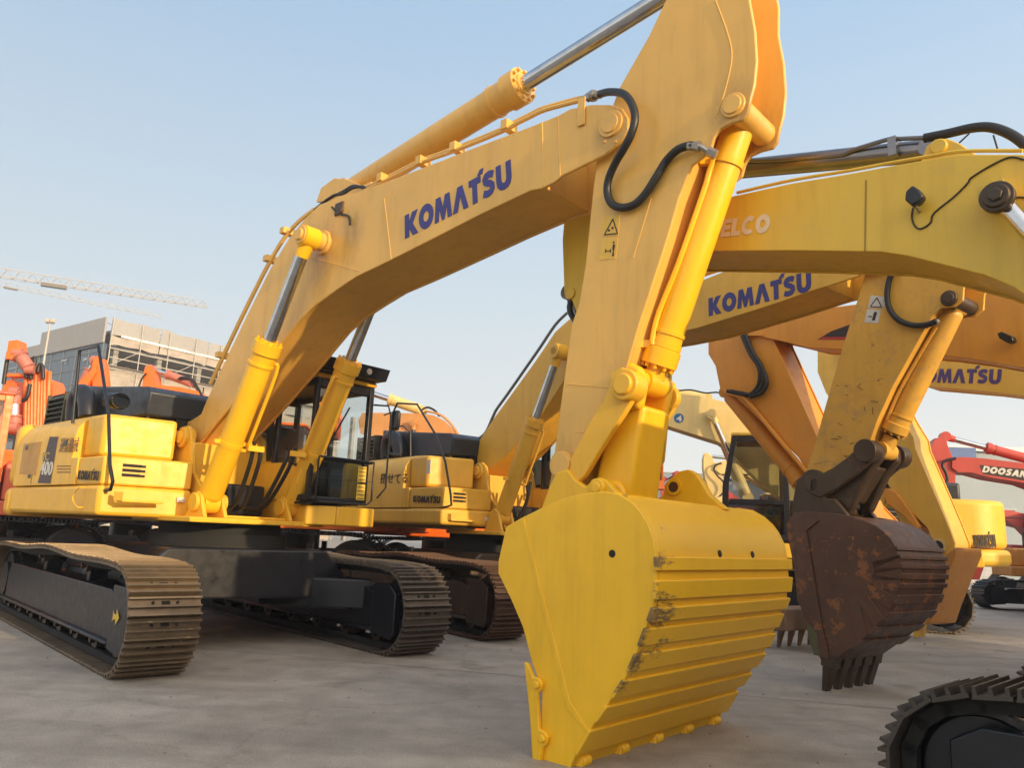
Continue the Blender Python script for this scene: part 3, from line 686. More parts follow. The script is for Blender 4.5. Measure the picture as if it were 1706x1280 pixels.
# --- boom
BP = [(300, 738), (296, 724), (304, 706), (320, 700), (335, 690), (344, 668), (360, 633), (381, 589), (410, 528), (450, 448), (482, 396), (508, 364), (532, 341), (560, 330), (600, 319), (700, 281), (800, 242), (880, 212), (930, 192), (950, 181), (985, 174), (1018, 174), (1036, 180), (1046, 196), (1046, 215), (1036, 233), (1008, 257), (937, 292), (922, 304), (902, 314), (884, 317), (800, 357), (740, 388), (685, 416), (639, 439), (593, 461), (560, 483), (526, 507), (500, 532), (478, 560), (450, 597), (402, 656), (354, 711), (322, 749), (308, 748)]
BI = [p for p in BP if p[0] < 905] ; BI = BP[:18]+[(905, 203), (905, 312)]+BP[30:]
boom, bo = limb(M, 'boom', m0, BP, -.38, YEL, inner_px=BI, inset=.02, thick=.035, bevel=.008)
q = MB()
foot = M.p(305, 729, -.4); boss(q, foot, .15, -.44, .44); boss(q, foot, .09, -.60, .60)
q.mark(); tip = M.p(1018, 207, -.38); boss(q, tip, .12, -.40, .40); boss(q, tip, .085, -.412, .412); q.mark()
foot_m = foot; tip_m = tip; bx_m = M.p(540, 405, -.38); bx = M.p(540, 405, -.38); boss(q, bx, .15, -.42, .42); q.cyl((bx.x, -.72, bx.z), (bx.x, .72, bx.z), .11, n=28); q.cyl((bx.x, -.75, bx.z), (bx.x, .75, bx.z), .07, n=20)
q.mark()
# weld / doubler seams and brackets on the side plate
for a, b in (((903, 203), (906, 311)), ((930, 194), (933, 293))):
    A = M.p(*a, -.38); B = M.p(*b, -.38); q.bar((A.x, -.381, A.z), (B.x, -.381, B.z), .01, .012); q.mark()
A = M.p(968, 172, -.39); q.box(A.x-.03, A.x+.05, -.40, -.385, A.z-.22, A.z+.05)
q.split('boom_pin', YEL, boom, bevel=.004)
logo('boom_lettering', M, LOGO, (675, 398), (853, 308), .275, -.382, BLUE, boom)
# --- boom cylinders
ba = M.p(347, 838, -.60); bb = M.p(513, 402, -.60)
for s_ in (-1, 1):
    c1 = cylinder_ram('boom_cylinder', m0, (ba.x, s_*.60, ba.z), (bx.x, s_*.60, bx.z), .615, .145, .075, YELC if s_ < 0 else BODY, eye=.13, ywid=.2, tubeside=0)
    k = MB()
    A = Vector((ba.x, s_*.60, ba.z)); B = Vector((bx.x, s_*.60, bx.z)); d = (B-A).normalized(); L_ = (B-A).length
    n_ = d.cross(Vector((0, 1, 0))).normalized(); n_ = n_ if n_.x > 0 else -n_
    t0, t1 = .22, .56; iy = -s_
    off = n_*.07+Vector((0, iy*.20, 0))
    k.tube([A+d*L_*t0+off*.3, A+d*L_*t0+off, A+d*L_*(t0+.04)+off, A+d*L_*(t1-.04)+off, A+d*L_*(t1-.01)+off*.7, A+d*L_*t1+n_*.14], .024, sub=4)
    c_ = A+d*L_*.235; k.bar(c_+Vector((0, -.22, 0)), c_+Vector((0, .22, 0))+Vector((0, iy*.12, 0)), .05, .05)
    k.bar(c_+Vector((0, iy*.18, 0))+n_*.1, c_+Vector((0, iy*.40, 0))+n_*.1, .05, .07)
    k.lathe(c_-d*.03, c_+d*.03, [(0, .155), (1, .155)], n=28)
    k.build('oil_line', YELC if s_ < 0 else BODY, c1)
    # base lugs
    lg = MB()
    for yy in (s_*.60-.16, s_*.60+.11):
        lg.prism([(ba.x-.26, 1.566), (ba.x+.24, 1.566), (ba.x+.15, ba.z-.03), (ba.x+.10, ba.z+.09), (ba.x, ba.z+.14), (ba.x-.10, ba.z+.09), (ba.x-.15, ba.z-.03)], yy, yy+.05)
    lg.cyl((ba.x, s_*.60-.20, ba.z), (ba.x, s_*.60+.20, ba.z), .075, n=24)
    for yy in (s_*.60-.21, s_*.60+.16): lg.cyl((ba.x, yy, ba.z), (ba.x, yy+.05, ba.z), .115, n=26)
    lg.build('cylinder_lug', BODY, m0, bevel=.01)
    hp = [A+d*L_*.23+Vector((0, iy*.40, 0)), A+d*L_*.19+Vector((.06, iy*.42, -.05)), Vector((ba.x+.05, iy*-.26*-1*0+s_*.12, 1.78)), Vector((ba.x-.25, s_*.05, 1.72)), Vector((ba.x-.42, s_*.12, 1.95))]
    hose('hydraulic_hose', m0, hp, .028)
    hp = [A+d*L_*.25+Vector((0, iy*.30, 0)), A+d*L_*.17+Vector((.04, iy*.32, -.05)), Vector((ba.x-.02, s_*.22, 1.76)), Vector((ba.x-.30, s_*.2, 1.74)), Vector((ba.x-.45, s_*.2, 1.95))]
    hose('hydraulic_hose', m0, hp, .028)
# --- arm cylinder on top of the boom
aa = M.p(583, 322, 0); ab = M.p(1196, -62, 0)
am = M.p(872, 158, 0); fr = (am-aa).length/(ab-aa).length
ac = cylinder_ram('arm_cylinder', m0, aa, ab, fr, .16, .083, ORY if False else YEL, eye=.15, ywid=.3)
k = MB()
for yy in (-.2, .16): k.prism(M.XZ([(548, 345), (556, 322), (578, 306), (600, 308), (625, 318), (640, 312), (640, 330), (560, 345)], 0), yy, yy+.04)
k.build('cylinder_lug', YEL, boom, bevel=.008)
# oil lines along the boom top
k = MB()
for i, yy in enumerate((-.30, -.22)):
    k.tube([M.p(x, y-4*i, yy) for x, y in ((607, 318), (650, 297), (700, 272), (760, 250), (838, 218), (858, 207), (880, 196), (905, 184), (948, 172), (968, 167))], .022, n=8, sub=5)
for x, y in ((640, 298), (705, 270), (762, 247), (848, 211)):
    c_ = M.p(x, y, -.26); k.box(c_.x-.04, c_.x+.04, -.34, -.18, c_.z-.05, c_.z+.045)
k.build('oil_line', YEL, boom)
k = MB()
for i, yy in enumerate((-.26, -.14, .1)):
    k.tube([M.p(x-i*1.5, y, yy) for x, y in ((352, 640), (376, 588), (405, 527), (444, 449), (474, 398), (500, 368), (527, 347))], .02, n=8, sub=4)
for x, y in ((372, 594), (452, 434), (480, 388)):
    c_ = M.p(x, y, -.2); k.box(c_.x-.05, c_.x+.05, -.30, -.02, c_.z-.03, c_.z+.05)
k.build('oil_line', YEL, boom)
for i in range(5):
    yy = -.3+.1*i
    hose('hydraulic_hose', boom, [M.p(x, y, yy) for x, y in ((524, 350), (538, 338), (556, 326+i), (572, 322-3*i), (588, 313-3*i), (603, 311+i), (612, 316))], .019)
k = MB(); c_ = M.p(566, 350, -.385); k.box(c_.x-.09, c_.x+.07, -.40, -.30, c_.z-.06, c_.z+.10); k.cyl((c_.x+.02, -.42, c_.z-.02), (c_.x+.02, -.38, c_.z-.02), .05); k.build('hose_clamp', GRIME, boom, bevel=.01)
hose('hydraulic_hose', boom, [M.p(x, y, -.40) for x, y in ((553, 345), (565, 356), (580, 360), (583, 374))], .014)
# --- arm
AP = [(1215, -120), (1240, -95), (1250, -50), (1249, 0), (1258, 50), (1261, 100), (1257, 140), (1250, 166), (1245, 190), (1237, 200), (1216, 206), (1200, 214), (1190, 228), (1184, 250), (1170, 262), (1152, 275), (1131, 331), (1112, 397), (1080, 496), (1065, 541), (1048, 600), (1030, 660), (1000, 720), (975, 775), (968, 800), (955, 815), (940, 830), (918, 832), (914, 815), (921, 774), (928, 717), (941, 620), (952, 541), (964, 507), (975, 440), (984, 353), (988, 312), (994, 269), (1012, 200), (1031, 147), (1081, 59), (1109, 0), (1140, -70), (1165, -115), (1190, -130)]
AI = [(1190, -110), (1205, -60), (1205, 0), (1208, 60), (1205, 110), (1190, 160), (1172, 200), (1160, 235)]+AP[15:26]+[(935, 800)]+AP[29:]
arm, ao = limb(M, 'arm', m0, AP, -.29, YEL, inner_px=AI, inset=.02, thick=.035, bevel=.01)
q = MB()
cp = M.p(1222, 176, -.29); q.cyl((cp.x, -.31, cp.z), (cp.x, .31, cp.z), .10, n=24); q.cyl((cp.x, -.325, cp.z), (cp.x, .325, cp.z), .075, n=24); q.mark()
lp = M.p(943, 776, -.29); lp_m = lp; cp_m = cp; q.cyl((lp.x, -.37, lp.z), (lp.x, .37, lp.z), .115, n=28); q.cyl((lp.x, -.385, lp.z), (lp.x, .385, lp.z), .10, n=28)
q.split('arm_pin', YEL, arm, bevel=.005)
# arm seams
q = MB(); P = [M.p(x, y, -.292) for x, y in ((1192, 0), (1212, 55), (1219, 95), (1208, 150), (1192, 195))]; q.tube([(p.x, -.291, p.z) for p in P], .006, n=6); q.build('weld_seam', YEL, arm)
# stickers on the arm
k = MB(); k.mi = 0
S1 = M.XZ([(1003, 362), (1033, 358), (1030, 392), (1004, 394)], -.29); S2 = M.XZ([(1003, 398), (1030, 396), (1026, 431), (999, 433)], -.29)
k.prism(S1, -.2935, -.290); k.prism(S2, -.2935, -.290); k.mi = 1
def sline(a, b, w, Y=-.294, R=M, mb=None, yb=None):
    A = R.p(a[0], a[1], Y); B = R.p(b[0], b[1], Y); d = (B-A).normalized(); n_ = Vector((-d.z, 0, d.x))*w/2; y2 = Y+.0025*R.side
    (mb or k).prism([((A+n_).x, (A+n_).z), ((B+n_).x, (B+n_).z), ((B-n_).x, (B-n_).z), ((A-n_).x, (A-n_).z)], min(Y, y2), max(Y, y2))
def triangle(R, t, l, r, Y, mb): sline(t, l, .010, Y, R, mb); sline(l, r, .010, Y-.0003*0+R.side*.0006, R, mb); sline(r, t, .010, Y+R.side*.0012, R, mb)
triangle(M, (1021, 365), (1007, 391), (1029, 389), -.294, k)
for c_ in ((1021, 380), (1015, 384)): P_ = M.p(c_[0], c_[1], -.29); k.cyl((P_.x, -.295, P_.z), (P_.x, -.2935, P_.z), .012, n=8)
h_ = M.p(1023, 404, -.29); k.cyl((h_.x, -.296, h_.z), (h_.x, -.2935, h_.z), .009, n=12)
sline((1023, 407), (1022, 415), .022, -.2943, M, k); sline((1023, 414), (1020, 427), .008, -.2948, M, k); sline((1021.5, 414), (1022.5, 427), .007, -.2953, M, k)
sline((1009, 418), (1017, 418), .006, -.2943, M, k); sline((1009, 415), (1009, 421), .009, -.2948, M, k); sline((1017, 415), (1017, 421), .009, -.2953, M, k)
k.build('warning_sticker', [YELP, INK], arm)
# --- bucket cylinder
ca = M.p(1238, 190, 0); cb = M.p(1086, 640, 0); cm = M.p(1100, 608, 0)
fr = (cm-ca).length/(cb-ca).length
bc = cylinder_ram('bucket_cylinder', m0, ca, cb, .93, .125, .07, YELC, YELC, eye=.10, ywid=.3)
k = MB()
k.tube([M.p(x, y, -.13) for x, y in ((1190, 262), (1182, 285), (1172, 320), (1130, 440), (1098, 520), (1088, 560), (1087, 575))], .024, sub=4)
d = (cb-ca).normalized()
for x, y, w in ((1214, 272, .10), (1094, 572, .10)):
    c_ = M.p(x, y, 0); t = (c_-ca).dot(d); c_ = ca+d*t; k.lathe(c_-d*.025, c_+d*.025, [(0, .138), (1, .138)], n=28)
    e_ = c_+Vector((-.14, -.10, 0)); k.bar(c_+Vector((0, -.05, 0)), e_+Vector((-.02, -.05, 0)), .05, .06)
k.build('oil_line', YELC, bc)
hp = [M.p(*a) for a in ((998, 157, -.30), (1015, 153, -.36), (1038, 156, -.43), (1052, 172, -.46), (1058, 196, -.47), (1052, 222, -.47), (1040, 246, -.45), (1026, 270, -.40), (1014, 298, -.36), (1012, 322, -.34), (1020, 340, -.34), (1038, 346, -.34), (1058, 340, -.34), (1076, 322, -.34), (1094, 294, -.34), (1110, 268, -.33), (1128, 250, -.36), (1146, 243, -.36), (1155, 243, -.36))]
hose('hydraulic_hose', arm, hp, .034, n=14)
k = MB(); P = [M.p(*a) for a in ((1150, 243, -.36), (1166, 244, -.35), (1180, 252, -.32), (1191, 257, -.30))]; k.tube(P, .024, n=10); 
c_ = P[0]; k.lathe(P[0]-(P[1]-P[0])*.2, P[1], [(0, .038), (.7, .038), (.71, .045), (1, .045)], n=6); k.lathe(P[2], P[3]+(P[3]-P[2])*.2, [(0, .04), (1, .04)], n=6)
k.mark(); P2 = [M.p(*a) for a in ((970, 165, -.3), (985, 160, -.30), (1001, 157, -.30))]; k.lathe(P2[0], P2[1], [(0, .03), (.6, .03), (.61, .045), (1, .045)], n=6); k.lathe(P2[1], P2[2], [(0, .052), (.4, .052), (.41, .036), (1, .036)], n=10)
k.split('hose_fitting', STEEL, arm)
# --- idler links and bucket link
q = MB()
LK = [(1018, 622), (1036, 612), (1054, 618), (1062, 636), (1058, 660), (1040, 690), (1018, 722), (996, 758), (976, 792), (962, 806), (942, 806), (934, 795), (958, 752), (985, 700), (1006, 668), (1016, 645)]
lk = M.XZ(LK, -.36); q.prism(lk, -.37, -.31); q.prism(lk, .24, .29)
rp = M.p(1037, 640, -.45)
for s_ in (-1, 1):
    a, b = sorted((s_*.27, s_*.44)); a, b = (a, b) if s_ < 0 else (.22, .29); q.cyl((rp.x, a, rp.z), (rp.x, b, rp.z), .125 if s_ < 0 else .10, n=32); c0, c1_ = (-.47, -.40) if s_ < 0 else (.28, .31); q.cyl((rp.x, c0, rp.z), (rp.x, c1_, rp.z), .085, n=28)
q.build('idler_link', BODY, m0, bevel=.012, seg=3)
q = MB(); q.cyl((cb.x, -.32, cb.z), (cb.x, .27, cb.z), .075, n=24); q.build('link_pin', YELC, m0)
bk = M.p(1046, 830, 0)
q = MB()
HL = [(1052, 620), (1080, 612), (1112, 622), (1118, 648), (1108, 690), (1094, 740), (1084, 800), (1078, 850), (1018, 838), (1012, 815), (1024, 760), (1036, 700), (1044, 660)]
hl = M.XZ(HL, 0)
top = [p for p in hl]
q.prism(M.XZ([(1040, 668), (1056, 625), (1076, 612), (1096, 622), (1102, 650), (1094, 690), (1080, 690), (1050, 684)], 0), -.27, -.17)
q.prism(M.XZ([(1040, 668), (1056, 625), (1076, 612), (1096, 622), (1102, 650), (1094, 690), (1080, 690), (1050, 684)], 0), .13, .21)
q.prism(M.XZ([(1046, 676), (1098, 682), (1088, 740), (1080, 800), (1074, 845), (1016, 838), (1014, 815), (1026, 760)], 0), -.22, .20)
q.cyl((bk.x, -.25, bk.z), (bk.x, .25, bk.z), .13, n=28)
q.build('bucket_link', YELC, m0, bevel=.07, seg=5)
# --- bucket
BK = [(843, 878), (867, 864), (918, 839), (948, 828), (976, 822), (1005, 819), (1030, 823), (1052, 837), (1068, 854), (1078, 870), (1089, 897), (1093, 928), (1094, 967), (1089, 1010), (1078, 1042), (1062, 1085), (1043, 1128), (1015, 1171), (988, 1210), (957, 1264), (942, 1298), (922, 1345), (906, 1340), (900, 1276), (903, 1151), (886, 1104), (871, 1046), (851, 999), (830, 956), (830, 936)]
BY = -.94
bk_out = M.XZ(BK, BY)
BF = 1.18
bkt, back = bucket(M, m0, bk_out, BY, BF, YELB, (6, 21))
# wear strips round the back
bkn = [Vector(p) for p in bk_out]
cen = sum(bkn, Vector((0, 0)))/len(bkn); bkn_m = bkn; cen_m = cen
def strip(i0, f0, i1, f1, th=.03, ov=.03, n=5, mat=YELB, ya=None, yb=None):
    """raised band following the back between two outline positions"""
    q = MB(); A = []; tt0, tt1 = i0+f0, i1+f1
    for k in range(n+1):
        t = tt0+(tt1-tt0)*k/n; i = int(t); f = t-i; p = bkn[i].lerp(bkn[i+1], f); d = (bkn[i+1]-bkn[i]).normalized(); n_ = Vector((-d.y, d.x)); n_ = n_ if n_.dot(p-cen) > 0 else -n_
        A.append((p, n_))
    outl = [tuple(p+n_*th) for p, n_ in A]; inl = [tuple(p-n_*.004) for p, n_ in A]
    q.sweep(outl, inl, ya if ya is not None else BY-ov, yb if yb is not None else BF+ov); return q
CHIP_ = paint('chipped_bucket_paint', (.78, .44, .014), .42, wear=(.045, .03, .022), wear_amt=.02, dirt=.10, var=.1, wscale=4.5)
def chipped():
    mt, nt, b = newmat('chipped_bucket_paint'); L = nt.links
    tc = nt.nodes.new('ShaderNodeTexCoord'); sx = nt.nodes.new('ShaderNodeSeparateXYZ'); L.new(tc.outputs['Object'], sx.inputs[0])
    yy = nt.nodes.new('ShaderNodeMapRange'); yy.inputs[1].default_value = BY-.03; yy.inputs[2].default_value = BY+.50; yy.inputs[3].default_value = .22; yy.inputs[4].default_value = 0; L.new(sx.outputs[1], yy.inputs[0])
    zz = nt.nodes.new('ShaderNodeMapRange'); zz.inputs[1].default_value = 1.45; zz.inputs[2].default_value = .95; zz.inputs[3].default_value = -.06; zz.inputs[4].default_value = .06; L.new(sx.outputs[2], zz.inputs[0])
    zl = nt.nodes.new('ShaderNodeMapRange'); zl.inputs[1].default_value = .75; zl.inputs[2].default_value = .30; zl.inputs[3].default_value = 0; zl.inputs[4].default_value = -.14; L.new(sx.outputs[2], zl.inputs[0])
    za = nt.nodes.new('ShaderNodeMath'); L.new(zz.outputs[0], za.inputs[0]); L.new(zl.outputs[0], za.inputs[1]); n0 = tex(nt, 3.0, 10, .78, vec_scale=(1, .6, 1.6)); n = nt.nodes.new('ShaderNodeMath'); L.new(n0.outputs[0], n.inputs[0]); L.new(za.outputs[0], n.inputs[1]); ad = nt.nodes.new('ShaderNodeMath'); L.new(n.outputs[0], ad.inputs[0]); L.new(yy.outputs[0], ad.inputs[1])
    w_ = ramp(nt, ad.outputs[0], [(.68, (0, 0, 0)), (.75, (.92,)*3)])
    n2 = tex(nt, 11, 6, .7); dk = ramp(nt, n2.outputs[0], [(.35, (.07, .065, .05)), (.52, (.15, .085, .04)), (.7, (.30, .22, .09))])
    n3 = tex(nt, 1.5, 4); yl = ramp(nt, n3.outputs[0], [(.3, (.82, .46, .014)), (.7, (.88, .51, .016))])
    L.new(mixc(nt, w_.outputs[0], yl.outputs[0], dk.outputs[0]), b.inputs['Base Color']); rr = ramp(nt, n2.outputs[0], [(.3, (.34,)*3), (.7, (.52,)*3)]); L.new(rr.outputs[0], b.inputs['Roughness'])
    bump(nt, b, w_.outputs[0], .25, .003); return mt
CHIP = chipped(); bkt.data.materials[1] = CHIP
for (a, b) in ((11.0, 11.6), (12.0, 12.75), (13.05, 13.78), (14.1, 14.78), (15.1, 15.78), (16.1, 16.78), (17.1, 17.78), (18.1, 18.85)):
    strip(int(a), a-int(a), int(b), b-int(b), th=.026 if a < 14.1 else .020).build('wear_strip', CHIP, bkt, bevel=.006)
# side wear plate seam, holes
k = MB(); S = M.XZ([(868, 866), (874, 866), (950, 1170), (984, 1222), (982, 1228), (944, 1180)], BY)
k.prism(S, BY-.006, BY+.002); k.build('side_seam', YELB, bkt, bevel=.003)
k = MB()
hpt = M.p(1020, 923, BY); k.cyl((hpt.x, BY-.003, hpt.z), (hpt.x, BY+.01, hpt.z), .026, n=20)
k.build('drain_hole', DRK, bkt)
for yy in (-.05, .50):
    i = 10; p = bkn[i].lerp(bkn[i+1], .75); d = (bkn[i+1]-bkn[i]).normalized(); n_ = Vector((-d.y, d.x)); n_ = n_ if n_.dot(p-cen) > 0 else -n_
    k = MB(); a = Vector((p.x, yy, p.y)); nn = Vector((n_.x, 0, n_.y)); k.cyl(a-nn*.01, a+nn*.006, .026, n=18); k.build('drain_hole', DRK, bkt)
# hinge ears on top of the bucket
for y0_ in (-.40,):
    q = MB(); E = M.XZ([(905, 852), (920, 810), (932, 788), (950, 783), (962, 800), (980, 812), (992, 800), (1003, 796), (1016, 802), (1026, 815), (1050, 838), (1040, 850), (960, 850)], -.36)
    q.prism(E, y0_, y0_+.07); pc = M.p(1001, 814, -.36); q.cyl((pc.x, y0_-.03, pc.z), (pc.x, y0_+.10, pc.z), .075, n=24); q.cyl((pc.x, y0_-.045, pc.z), (pc.x, y0_+.115, pc.z), .045, n=20)
    q.build('hinge_ear', YELB, bkt, bevel=.014, seg=3)
q = MB(); E = M.XZ([(1085, 850), (1098, 832), (1108, 826), (1112, 806), (1122, 797), (1136, 786), (1150, 783), (1163, 790), (1174, 806), (1186, 826), (1215, 850)], .52); q.prism(E, .48, .56); ear2 = q.build('hinge_ear', YELB, bkt, bevel=.014, seg=3)
q = MB(); pc = M.p(1124, 812, .48); q.cyl((pc.x, .46, pc.z), (pc.x, .58, pc.z), .07, n=24); q.build('ear_boss', YELB, ear2); q = MB(); q.cyl((pc.x, .455, pc.z), (pc.x, .459, pc.z), .045, n=20); q.build('pin_hole', flat('hole_brown', (.08, .03, .01), .7), ear2)
# side cutter on the front edge
k = MB()
SC_ = M.XZ([(878, 1103), (884, 1106), (893, 1128), (903, 1130), (908, 1140), (906, 1150), (900, 1156), (903, 1215), (912, 1218), (918, 1228), (915, 1240), (908, 1246), (905, 1274), (892, 1272), (888, 1200)], BY)
k.prism(SC_, BY-.035, BY+.0)
for x, y in ((901, 1141), (910, 1230)): c_ = M.p(x, y, BY); k.cyl((c_.x, BY-.06, c_.z), (c_.x, BY-.03, c_.z), .028, n=6)
k.mark(); k.prism(SC_, BF-.0, BF+.035)
k.split('side_cutter', YELB, bkt, bevel=.008)
lip = bkn[21]; teeth('tooth', YELB, bkt, lip, (bkn[21]-bkn[19]), BY+.08, BF-.08, 5, .28, .13)
# side lettering on the bodywork
HWp = -1.653
k = MB(); k.prism(M.XZ([(83, 728), (97, 728), (84, 806), (63, 805)], HWp), HWp-.002, HWp+.001)
k.build('model_stripe', flat('stripe_brown', (.065, .045, .05), .5), m0)
k = MB(); k.prism(M.XZ([(40, 740), (70, 736), (60, 792), (32, 790)], HWp), HWp-.002, HWp+.001); k.build('faded_sticker', paint('faded_yellow', (.55, .29, .06), .5), m0)
write('model_number', M, '400', (66, 791), (85, 793), .19, HWp-.003, WHT, m0, bold=.02)
write('model_letters', M, 'PC', (70, 768), (80, 768), .12, HWp-.003, paint('faded_letters', (.45, .36, .10), .6), m0, bold=.01)
logo('side_lettering', M, LOGO, (129, 799), (163, 801), .115, -1.651, INK, m0)
write('side_characters', M, '\u904b\u8ee2\u6a5f\u68b0', (98, 754), (129, 754), .20, -1.655, flat('faint_brown', (.30, .17, .06), .6), m0)
k = MB()
for j in range(3): k.prism(M.XZ([(95, 776+j*5), (118, 776+j*5), (118, 778+j*5), (95, 778+j*5)], HWp), HWp-.002, HWp+.001)
k.build('small_print', flat('faint_brown', (.30, .17, .06), .6), m0)
# small fittings: bolts, hinges, latches, seams
def dots(name, R, pts, Y, r, th, mat, parent):
    s = R.side; q = MB()
    for x, y in pts: c = R.p(x, y, Y); a, b = sorted((Y, Y+s*th)); q.cyl((c.x, a, c.z), (c.x, b, c.z), r, n=8)
    return q.build(name, mat, parent)
dots('arm_bolts', M, [(1008, 236), (1026, 236), (1034, 208), (1000, 212), (1016, 186)], -.38, .012, .012, YEL, boom)
for a, b in (((1055, 430), (1085, 330)), ((946, 640), (1030, 648)), ((958, 720), (988, 722))):
    q = MB(); A_ = M.p(*a, -.291); B_ = M.p(*b, -.291); q.tube([(A_.x, -.291, A_.z), (B_.x, -.291, B_.z)], .004, n=5); q.build('weld_seam', YEL, arm)
for a, b in (((640, 330), (652, 432)), ((490, 420), (600, 452)), ((420, 560), (470, 560))):
    q = MB(); A_ = M.p(*a, -.381); B_ = M.p(*b, -.381); q.tube([(A_.x, -.381, A_.z), (B_.x, -.381, B_.z)], .004, n=5); q.build('weld_seam', YEL, boom)
q = MB()
for x in (-2.9, -1.35): q.box(x, x+.10, -1.662, -1.651, 2.44, 2.50)
q.box(-1.85, -1.75, -1.660, -1.651, 2.02, 2.07); q.mark(); q.box(-2.6, -2.5, -1.660, -1.651, 2.02, 2.07); q.split('door_latch', BLK, m0)
q = MB(); q.tube([(-.35, -1.66, 1.62), (-.35, -1.73, 1.62), (-.52, -1.73, 1.70), (-.52, -1.73, 1.78), (-.35, -1.73, 1.86), (-.35, -1.66, 1.86)], .010, n=6); q.build('tie_ring', BODY, m0)

# tooth adapters on the lip
for k_ in range(5):
    y_ = BY+.12+(BF-BY-.24)*k_/4; q = MB(); t0_, t1_ = 19.02, 20.55
    i0, i1 = int(t0_), int(t1_); p0_ = bkn_m[i0].lerp(bkn_m[i0+1], t0_-i0); p1_ = bkn_m[i1].lerp(bkn_m[i1+1], t1_-i1); d_ = (p1_-p0_).normalized(); n_ = Vector((-d_.y, d_.x)); n_ = n_ if n_.dot(p0_-cen_m) > 0 else -n_
    q.add([(p.x+nn.x, y_+yy, p.y+nn.y) for p, h, w in ((p0_, .02, .045), (p0_+d_*.10, .06, .065), (p1_, .085, .075)) for nn, yy in ((n_*h, -w), (n_*h, w), (-n_*.01, w*1.15), (-n_*.01, -w*1.15))],
        [[3, 2, 1, 0], [8, 9, 10, 11]]+[[4*j+a, 4*j+(a+1) % 4, 4*j+4+(a+1) % 4, 4*j+4+a] for j in (0, 1) for a in range(4)])
    c_ = p0_+d_*.03+n_*.012; q.cyl((c_.x, y_-.045, c_.y), (c_.x, y_+.045, c_.y), .038, n=14)
    q.build('tooth_adapter', YELB, bkt, bevel=.012)

def grease(mt0, name, pts, col=(.20, .11, .035)):
    """copy of a paint with grease that has run down from the pins"""
    mt = mt0.copy(); mt.name = name; nt = mt.node_tree; b = nt.nodes['Principled BSDF']; L = nt.links
    src = b.inputs['Base Color'].links[0].from_socket; tc = nt.nodes.new('ShaderNodeTexCoord'); acc = None
    for (x, z, r) in pts:
        mp = nt.nodes.new('ShaderNodeMapping'); mp.vector_type = 'POINT'; mp.inputs['Location'].default_value = (-x, 0, -(z-r*.5)*.62); mp.inputs['Scale'].default_value = (1, 0, .62); L.new(tc.outputs['Object'], mp.inputs[0])
        ln = nt.nodes.new('ShaderNodeVectorMath'); ln.operation = 'LENGTH'; L.new(mp.outputs[0], ln.inputs[0])
        mr = nt.nodes.new('ShaderNodeMapRange'); mr.inputs[1].default_value = r*1.5; mr.inputs[2].default_value = r*.35; L.new(ln.outputs['Value'], mr.inputs[0])
        if acc is None: acc = mr.outputs[0]
        else:
            a = nt.nodes.new('ShaderNodeMath'); a.operation = 'MAXIMUM'; L.new(acc, a.inputs[0]); L.new(mr.outputs[0], a.inputs[1]); acc = a.outputs[0]
    n = tex(nt, 6, 8, .75, vec_scale=(1.6, 1.6, .5)); m_ = nt.nodes.new('ShaderNodeMath'); m_.operation = 'MULTIPLY'; L.new(acc, m_.inputs[0]); L.new(n.outputs[0], m_.inputs[1])
    f = ramp(nt, m_.outputs[0], [(.2, (0, 0, 0)), (.6, (.55,)*3)]); L.new(mixc(nt, f.outputs[0], src, col), b.inputs['Base Color']); return mt
P_ = [(bx_m.x, bx_m.z, .34), (tip_m.x, tip_m.z, .22), (foot_m.x, foot_m.z, .26), (bx_m.x+.55, bx_m.z+.12, .26)]
gm = grease(YEL, 'greased_boom_paint', P_)
boom.data.materials[0] = gm
arm.data.materials[0] = grease(YEL, 'greased_arm_paint', [(cp_m.x, cp_m.z, .26), (lp_m.x, lp_m.z, .26), (rp.x, rp.z, .30), (M.p(1180, 300, -.29).x, M.p(1180, 300, -.29).z, .2)])
# ================================================================= twin machine behind, with the rusty bucket
S = Rig('excavator', -.25, 14.6, -52.5, 'yellow excavator with scratched arm, greasy links and a rust brown bucket', 'excavator', 'excavators parked in the sales yard')
s0 = S.root
YS = paint('older_yellow_paint', (.72, .41, .045), .42, dirt=.12, var=.08)
OXS = .50
undercarriage_large(S, s0, rot=0.0, X0=-2.9, X1=2.75, mats=(RUSTTRK, RUSTTRK), arrow=False, fm=GRIME)
upper_large(S, OXS, s0, YS, cabkw=dict(visor=False, basket=False), mirror=False, fc=.28, skz=1.63)
q = MB(); q.tube([S.p(x, y, -1.60) for x, y in ((733, 846), (744, 845), (752, 842), (751, 825), (742, 770), (726, 725), (695, 674), (662, 672), (654, 690), (648, 752), (650, 756), (668, 759))], .020, sm=False); q.build('hand_rail', BLK, s0)
q = MB(); A = S.p(662, 702, -1.5); q.prism([(A.x-.14, A.z-.19), (A.x+.10, A.z-.19), (A.x+.14, A.z-.1), (A.x+.14, A.z+.15), (A.x+.08, A.z+.2), (A.x-.12, A.z+.2)], -1.58, -1.50); mo = q.build('side_mirror', BLK, s0, bevel=.03, seg=3)
q = MB(); q.tube([S.p(640, 692, -1.52), S.p(655, 688, -1.52), A], .015); q.build('mirror_arm', BLK, mo)
q = MB(); q.tube([S.p(x, y, -1.6) for x, y in ((648, 712), (672, 710), (684, 722), (684, 760))], .012, sm=False); q.build('hood_rail', BLK, s0)
